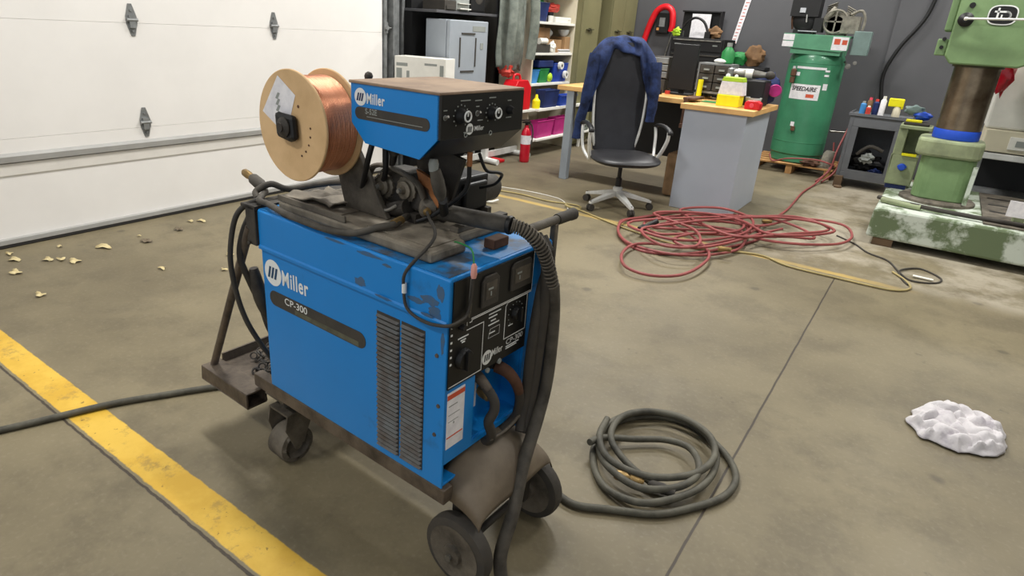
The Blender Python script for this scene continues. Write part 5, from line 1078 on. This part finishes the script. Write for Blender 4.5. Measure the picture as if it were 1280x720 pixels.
def can(name, x, y, r, h, mk, lab, cap='white', cat='spray can', rg_=None):
    t = thing(name, lab, cat, (x, y, .787), group=None)
    part('body', MB().lathe([(r, 0), (r, h*.78), (r*.6, h*.86)], (x, y, .787), (0,0,1), 18), mk, t, smooth=True)
    part('cap', MB().lathe([(r*.62, 0), (r*.55, h*.14)], (x, y, .787+h*.86), (0,0,1), 14), cap, t, smooth=True)
can('spray_can', -.715, 8.1, .028, .14, 'skyblue', 'blue spray can at left on grey cart', 'grey_ink')
can('spray_can', -.665, 8.16, .026, .18, 'brown', 'brown spray can with pink cap on grey cart', 'pink')
can('spray_can', -.655, 8.06, .024, .10, 'red_dull', 'short red can in front on grey cart', 'white')
can('spray_can', -.60, 8.14, .028, .17, 'navy', 'dark blue spray can with orange cap on grey cart', 'red_dull')
can('tall_bottle', -.535, 8.09, .028, .21, 'paper', 'tall white bottle beside yellow spray gun on cart', 'white', 'bottle')
yg = thing('yellow_spray_bottle', 'yellow trigger spray bottle at right of cart top', 'spray bottle', (-.41, 8.1, .787))
part('bottle', MB().lathe([(.035, 0), (.038, .01), (.036, .09), (.02, .12)], (-.40, 8.1, .787), (0,0,1), 18), 'cream', yg, smooth=True)
part('spray_head', MB().box((-.49, 8.075, .90), (-.35, 8.125, .985)).box((-.37, 8.08, .88), (-.35, 8.12, .93)), 'yellow', yg, bevel=.014)
solo('floor_junk', MB().box((-.80, 7.95, .001), (-.72, 8.0, .12)).lathe([(.04, 0), (.04, .02)], (-.74, 7.9, .001), (0,0,1), 12), 'block_wood', 'short wooden block on floor by the cart corner', 'block')

# ------------------------------------------------------------ radial drill
DX, DY = .14, 6.42
rd = thing('radial_drill', 'large pale green radial drilling machine on paint worn base', 'drill', (.5, 6.4, 0))
part('base_casting', MB().prism([(-.255, .06), (2.3, .06), (2.3, .30), (-.20, .30), (-.245, .285)], 1, 5.72, 7.2), 'base_paint', rd, bevel=.02)
part('base_table', MB().box((.45, 5.78, .30), (2.2, 7.1, .315)), 'grime', rd, bevel=.004)
for k in range(4): part('table_slot', MB().box((.5, 5.95+.3*k, .315), (2.15, 5.985+.3*k, .3165)), 'black', rd)
for x, y in ((-.20, 5.74), (1.5, 5.74), (-.20, 7.0)): part('wooden_block', MB().box((x, y, .0), (x+.14, y+.14, .06)), 'block_wood', rd)
part('column_flange', MB().lathe([(.27, 0), (.27, .02), (.25, .035)], (DX, DY, .30), (0,0,1), 48), 'grime', rd, smooth=True)
ped = []
for i in range(40):
    a = 2*pi*i/40; e = 4; r = .19/((abs(cos(a))**e+abs(sin(a))**e)**(1/e)); ped.append((DX+r*cos(a), DY+r*sin(a)))
part('pedestal', MB().prism(ped, 2, .335, .68), 'mach_green', rd, bevel=.01)
part('pedestal_edge', MB().box((DX+.17, DY-.205, .335), (DX+.20, DY-.19, .64)), 'base_paint', rd)
col = []
for i in range(40):
    a = 2*pi*i/40; e = 5; r = .225/((abs(cos(a))**e+abs(sin(a))**e)**(1/e)); col.append((DX-.02+r*cos(a), DY+r*sin(a)))
part('clamp_collar', MB().prism(col, 2, .68, .815), 'mach_pale', rd, bevel=.02)
part('cable_band', MB().lathe([(.158, 0), (.160, .005), (.160, .07), (.158, .075)], (DX-.005, DY, .818), (0,0,1), 40), 'band_blue', rd, smooth=True)
part('column', MB().lathe([(.152, 0), (.152, .9)], (DX-.005, DY, .895), (0,0,1), 48), 'column_steel', rd, smooth=True)
hd = MB().prism([(-.10, 1.44), (-.055, 1.385), (.36, 1.385), (.48, 1.44), (1.3, 1.50), (1.3, 2.1), (-.10, 2.2)], 1, 6.16, 6.70)
part('arm_casting', hd, 'mach_green', rd, bevel=.012)
part('arm_flange', MB().box((-.17, 6.19, 1.44), (-.10, 6.60, 1.56)).box((-.15, 6.20, 1.62), (-.10, 6.60, 2.2)), 'mach_green', rd, bevel=.008)
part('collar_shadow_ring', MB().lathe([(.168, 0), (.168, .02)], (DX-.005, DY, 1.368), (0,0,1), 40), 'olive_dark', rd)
lvr = part('clamp_lever_hub', MB().lathe([(.05, 0), (.05, .02), (.035, .03), (.02, .045)], (-.035, 6.158, 1.70), (0,-1,0), 24), 'black', rd, smooth=True)
part('lever_rod', MB().cyl((-.035, 6.10, 1.705), (.42, 6.07, 1.715), .008).ball((-.035, 6.105, 1.705), .014), 'white', lvr, smooth=True)
part('bolts', MB().lathe([(.02, 0), (.02, .012)], (-.02, 6.158, 1.80), (0,-1,0), 10).lathe([(.014, 0), (.014, .012)], (-.135, 6.188, 1.50), (0,-1,0), 10).lathe([(.014, 0), (.014, .012)], (-.13, 6.188, 1.56), (0,-1,0), 10), 'black', rd)
# emblem
em = MB(); n_ = 40; EX, EZ = .175, 1.74
def sup(rx, rz, y):
    return [(EX+rx*math.copysign(abs(cos(2*pi*i/n_))**.65, cos(2*pi*i/n_)), y, EZ+rz*math.copysign(abs(sin(2*pi*i/n_))**.65, sin(2*pi*i/n_))) for i in range(n_)]
em.use(0).add(sup(.088, .068, 6.156), [tuple(range(n_))]); em.use(1).add(sup(.080, .060, 6.155), [tuple(range(n_))])
q = part('emblem', em, ['white_ink', 'black'], rd, label='oval black and white maker emblem')
def arcP(cx, cz, r, a0, a1, n=16): return [(cx+r*cos(radians(a0+(a1-a0)*i/n)), cz+r*sin(radians(a0+(a1-a0)*i/n))) for i in range(n+1)]
dmk = MB(); pts_ = [(EX-.055, EZ+.02), (EX+.005, EZ+.02)]
def stroke(m, P, y, t):
    for i in range(len(P)-1):
        a, b = V((P[i][0], y, P[i][1])), V((P[i+1][0], y, P[i+1][1])); d = (b-a).normalized(); w_ = V((d.z, 0, -d.x))*t/2
        m.add([a+w_-d*t*.2, b+w_+d*t*.2, b-w_+d*t*.2, a-w_-d*t*.2], [(0,1,2,3)])
stroke(dmk, [(EX-.05, EZ+.022), (EX+.02, EZ+.022)]+arcP(EX+.02, EZ-.004, .026, 90, -90, 10)+[(EX-.03, EZ-.03), (EX-.03, EZ+.045)], 6.1545, .012)
stroke(dmk, [(EX-.005, EZ-.02), (EX-.005, EZ+.0)], 6.1545, .01)
part('emblem_mark', dmk, 'white_ink', q)
# rear tray of the drill, electrical box, items
eb = thing('electrical_box', 'pale green control cabinet with blue knob beside drill pedestal', 'control box', (-.14, 6.75, .30))
part('cabinet', MB().box((-.27, 6.66, .34), (-.07, 6.9, .60)).box((-.27, 6.66, .60), (-.20, 6.9, .83)).box((-.27, 6.62, .83), (-.03, 6.9, .86)).box((-.20, 6.86, .60), (-.05, 6.9, .83)), 'mach_pale', eb, bevel=.006)
part('blue_knob', MB().lathe([(.028, 0), (.032, .012), (.026, .03)], (-.17, 6.66, .50), (0,-1,0), 14).box((-.205, 6.635, .495), (-.135, 6.655, .515)), 'band_blue', eb, bevel=.003)
part('yellow_strip', MB().box((-.20, 6.645, .60), (-.09, 6.66, .622)), 'yellow', eb)
part('box_feet', MB().box((-.26, 6.68, .301), (-.10, 6.88, .34)), 'navy', eb)
solo('yellow_caliper', MB().box((-.24, 6.68, .885), (-.12, 6.74, .905)), 'yellow', 'flat yellow tool on green cabinet top', 'tool', bevel=.005)
solo('dark_tray', MB().box((-.25, 6.66, .861), (-.06, 6.84, .884)), 'rubber', 'dark tray under the flat yellow tool', 'tray', bevel=.006)
blob('blue_goggles', (-.13, 6.79, .935), .05, (1.4, .8, .7), 'band_blue', 'blue item behind flat yellow tool on green cabinet', 'goggles', .15, 3)
blob('clear_goggles', (-.20, 6.82, .975), .06, (1.3, .7, .7), 'swbox', 'grey clear plastic item above the blue item', 'goggles', .15, 4)
solo('drill_cable', MB().tube([(-.25, 6.0, .33), (-.15, 5.93, .33), (.0, 5.88, .335), (.2, 5.86, .33), (.5, 5.84, .33), (.9, 5.86, .33)], .017), 'rubber', 'thick dark cable lying along edge of drill base', 'cable', smooth=True)
solo('base_roll', MB().tube([(-.22, 5.95, .325), (-.10, 5.90, .325), (.05, 5.87, .325)], .024), 'mach_pale', 'grey green cloth roll at corner of drill base', 'roll', smooth=True)
solo('steel_vise', MB().box((.62, 5.86, .317), (.85, 6.02, .34)).box((.62, 5.87, .34), (.68, 6.0, .44)).box((.78, 5.87, .34), (.84, 6.0, .42)), 'mach_pale', 'small green vise on drill base at right edge', 'vise', bevel=.006)
solo('white_card', MB().box((.56, 5.80, .385), (.78, 5.81, .50), Matrix.Translation((0,0,0))), 'paper', 'white card leaning on small green vise', 'card')
solo('wall_cable', MB().tube([(-.36, 9.19, 2.3), (-.42, 9.19, 1.85), (-.60, 9.19, 1.50), (-.69, 9.19, 1.2), (-.66, 9.19, .95), (-.6, 9.19, .7)], .02), 'black', 'thick black cable sagging down the dark wall', 'cable', smooth=True)

# ------------------------------------------------------------ white machine at right
wm = thing('white_machine', 'white enclosed machine with dark window on steel bench', 'machine', (.9, 7.6, .66))
part('enclosure', MB().prism([(.34, .86), (1.5, .86), (1.5, 1.55), (.38, 1.55), (.33, 1.50)], 1, 7.25, 7.9), 'white', wm, bevel=.02)
part('lower_housing', MB().box((.36, 7.22, .665), (1.5, 7.9, .858)), 'cream', wm, bevel=.008)
part('drawer_front', MB().box((.54, 7.205, .70), (.95, 7.22, .81)), 'white', wm, bevel=.004)
part('drawer_recess', MB().box((.59, 7.20, .73), (.90, 7.206, .78)), 'grey_ink', wm)
part('window', MB().box((.55, 7.24, 1.15), (1.2, 7.25, 1.36)), 'rubber', wm)
part('red_logo', MB().tube([(.36, 7.24, 1.45), (.40, 7.24, 1.49), (.44, 7.24, 1.44), (.48, 7.24, 1.49)], .008, n=6), 'pink', wm)
st_ = thing('steel_bench', 'grey steel bench with lower shelf carrying the white machine', 'bench', (.9, 7.55, 0))
part('bench_top', MB().box((.32, 7.21, .60), (1.7, 7.95, .655)), 'white_metal', st_, bevel=.006)
part('lower_shelf', MB().box((.38, 7.25, .22), (1.65, 7.9, .25)), 'galv', st_, bevel=.004)
for x, y in ((.36, 7.25), (1.6, 7.25), (.36, 7.85), (1.6, 7.85)): part('leg', MB().box((x, y, 0), (x+.04, y+.04, .60)), 'galv', st_)
part('back_board', MB().box((.40, 7.88, .25), (1.6, 7.89, .6)), 'black', st_)
solo('red_cloth', MB().ball((.34, 7.05, 1.33), .10, 16, 12, (.7, .6, 1.6), .3, 9), 'fire_red', 'dark red cloth hanging between column and white machine', 'cloth', smooth=True)
solo('cloth_hook', MB().tube([(.36, 7.24, 1.46), (.35, 7.12, 1.48), (.34, 7.05, 1.47)], .006), 'steel', 'small hook holding the dark red cloth', 'hook')
# ------------------------------------------------------------ camera, light
def setup_camera():
    f, th, ro, ya = 785.034, .36968, .06171, .59931
    F = V((-sin(ya)*cos(th), cos(ya)*cos(th), -sin(th))); R0 = V((cos(ya), sin(ya), 0)); U0 = R0.cross(F)
    R = R0*cos(ro)+U0*sin(ro); U = -R0*sin(ro)+U0*cos(ro)
    cd = bpy.data.cameras.new('camera'); cam = bpy.data.objects.new('camera', cd); C.objects.link(cam)
    m = Matrix((R, U, -F)).transposed().to_4x4(); m.translation = V((0, 0, 1.457)); cam.matrix_world = m
    cd.sensor_width = 36; cd.lens = f/1280*36; cd.shift_x = 31.9/1280; cd.shift_y = -23.74/1280; cd.clip_start = .05
    bpy.context.scene.camera = cam
setup_camera()
k = 0
for x in (-2.6, .9, 3.9):
    for y in (-1.5, 1.9, 5.3, 8.2):
        k += 1
        t = thing('ceiling_lamp', 'long white fluorescent lamp mounted on the shop ceiling', 'ceiling lamp', (x, y, 4.2), group='ceiling lamps')
        part('housing', MB().box((x-.6, y-.15, 4.10), (x+.6, y+.15, 4.2)), 'white', t)
        part('diffuser', MB().box((x-.57, y-.12, 4.09), (x+.57, y+.12, 4.10)), 'lamp_glow', t)
        ld = bpy.data.lights.new('lamp_light', 'AREA'); ld.shape = 'RECTANGLE'; ld.size = 1.14; ld.size_y = .24
        ld.energy = {-1.5: 50, 1.9: 62, 5.3: 100, 8.2: 75}[y]*(1.06 if x < 0 else .72 if x < 3 else .25)*(.3 if x > 0 and y < 3 else 1); ld.color = (1, .985, .95)
        lo = bpy.data.objects.new('lamp_light', ld); C.objects.link(lo); lo.location = (x, y, 4.08)
wd_ = bpy.data.worlds.new('shop_world'); bpy.context.scene.world = wd_; wd_.use_nodes = True
wd_.node_tree.nodes['Background'].inputs[0].default_value = (.9, .95, 1, 1); wd_.node_tree.nodes['Background'].inputs[1].default_value = .55
vs_ = bpy.context.scene.view_settings; vs_.view_transform = 'Standard'; vs_.look = 'None'; vs_.gamma = 1; vs_.exposure = .56; vs_.use_curve_mapping = False
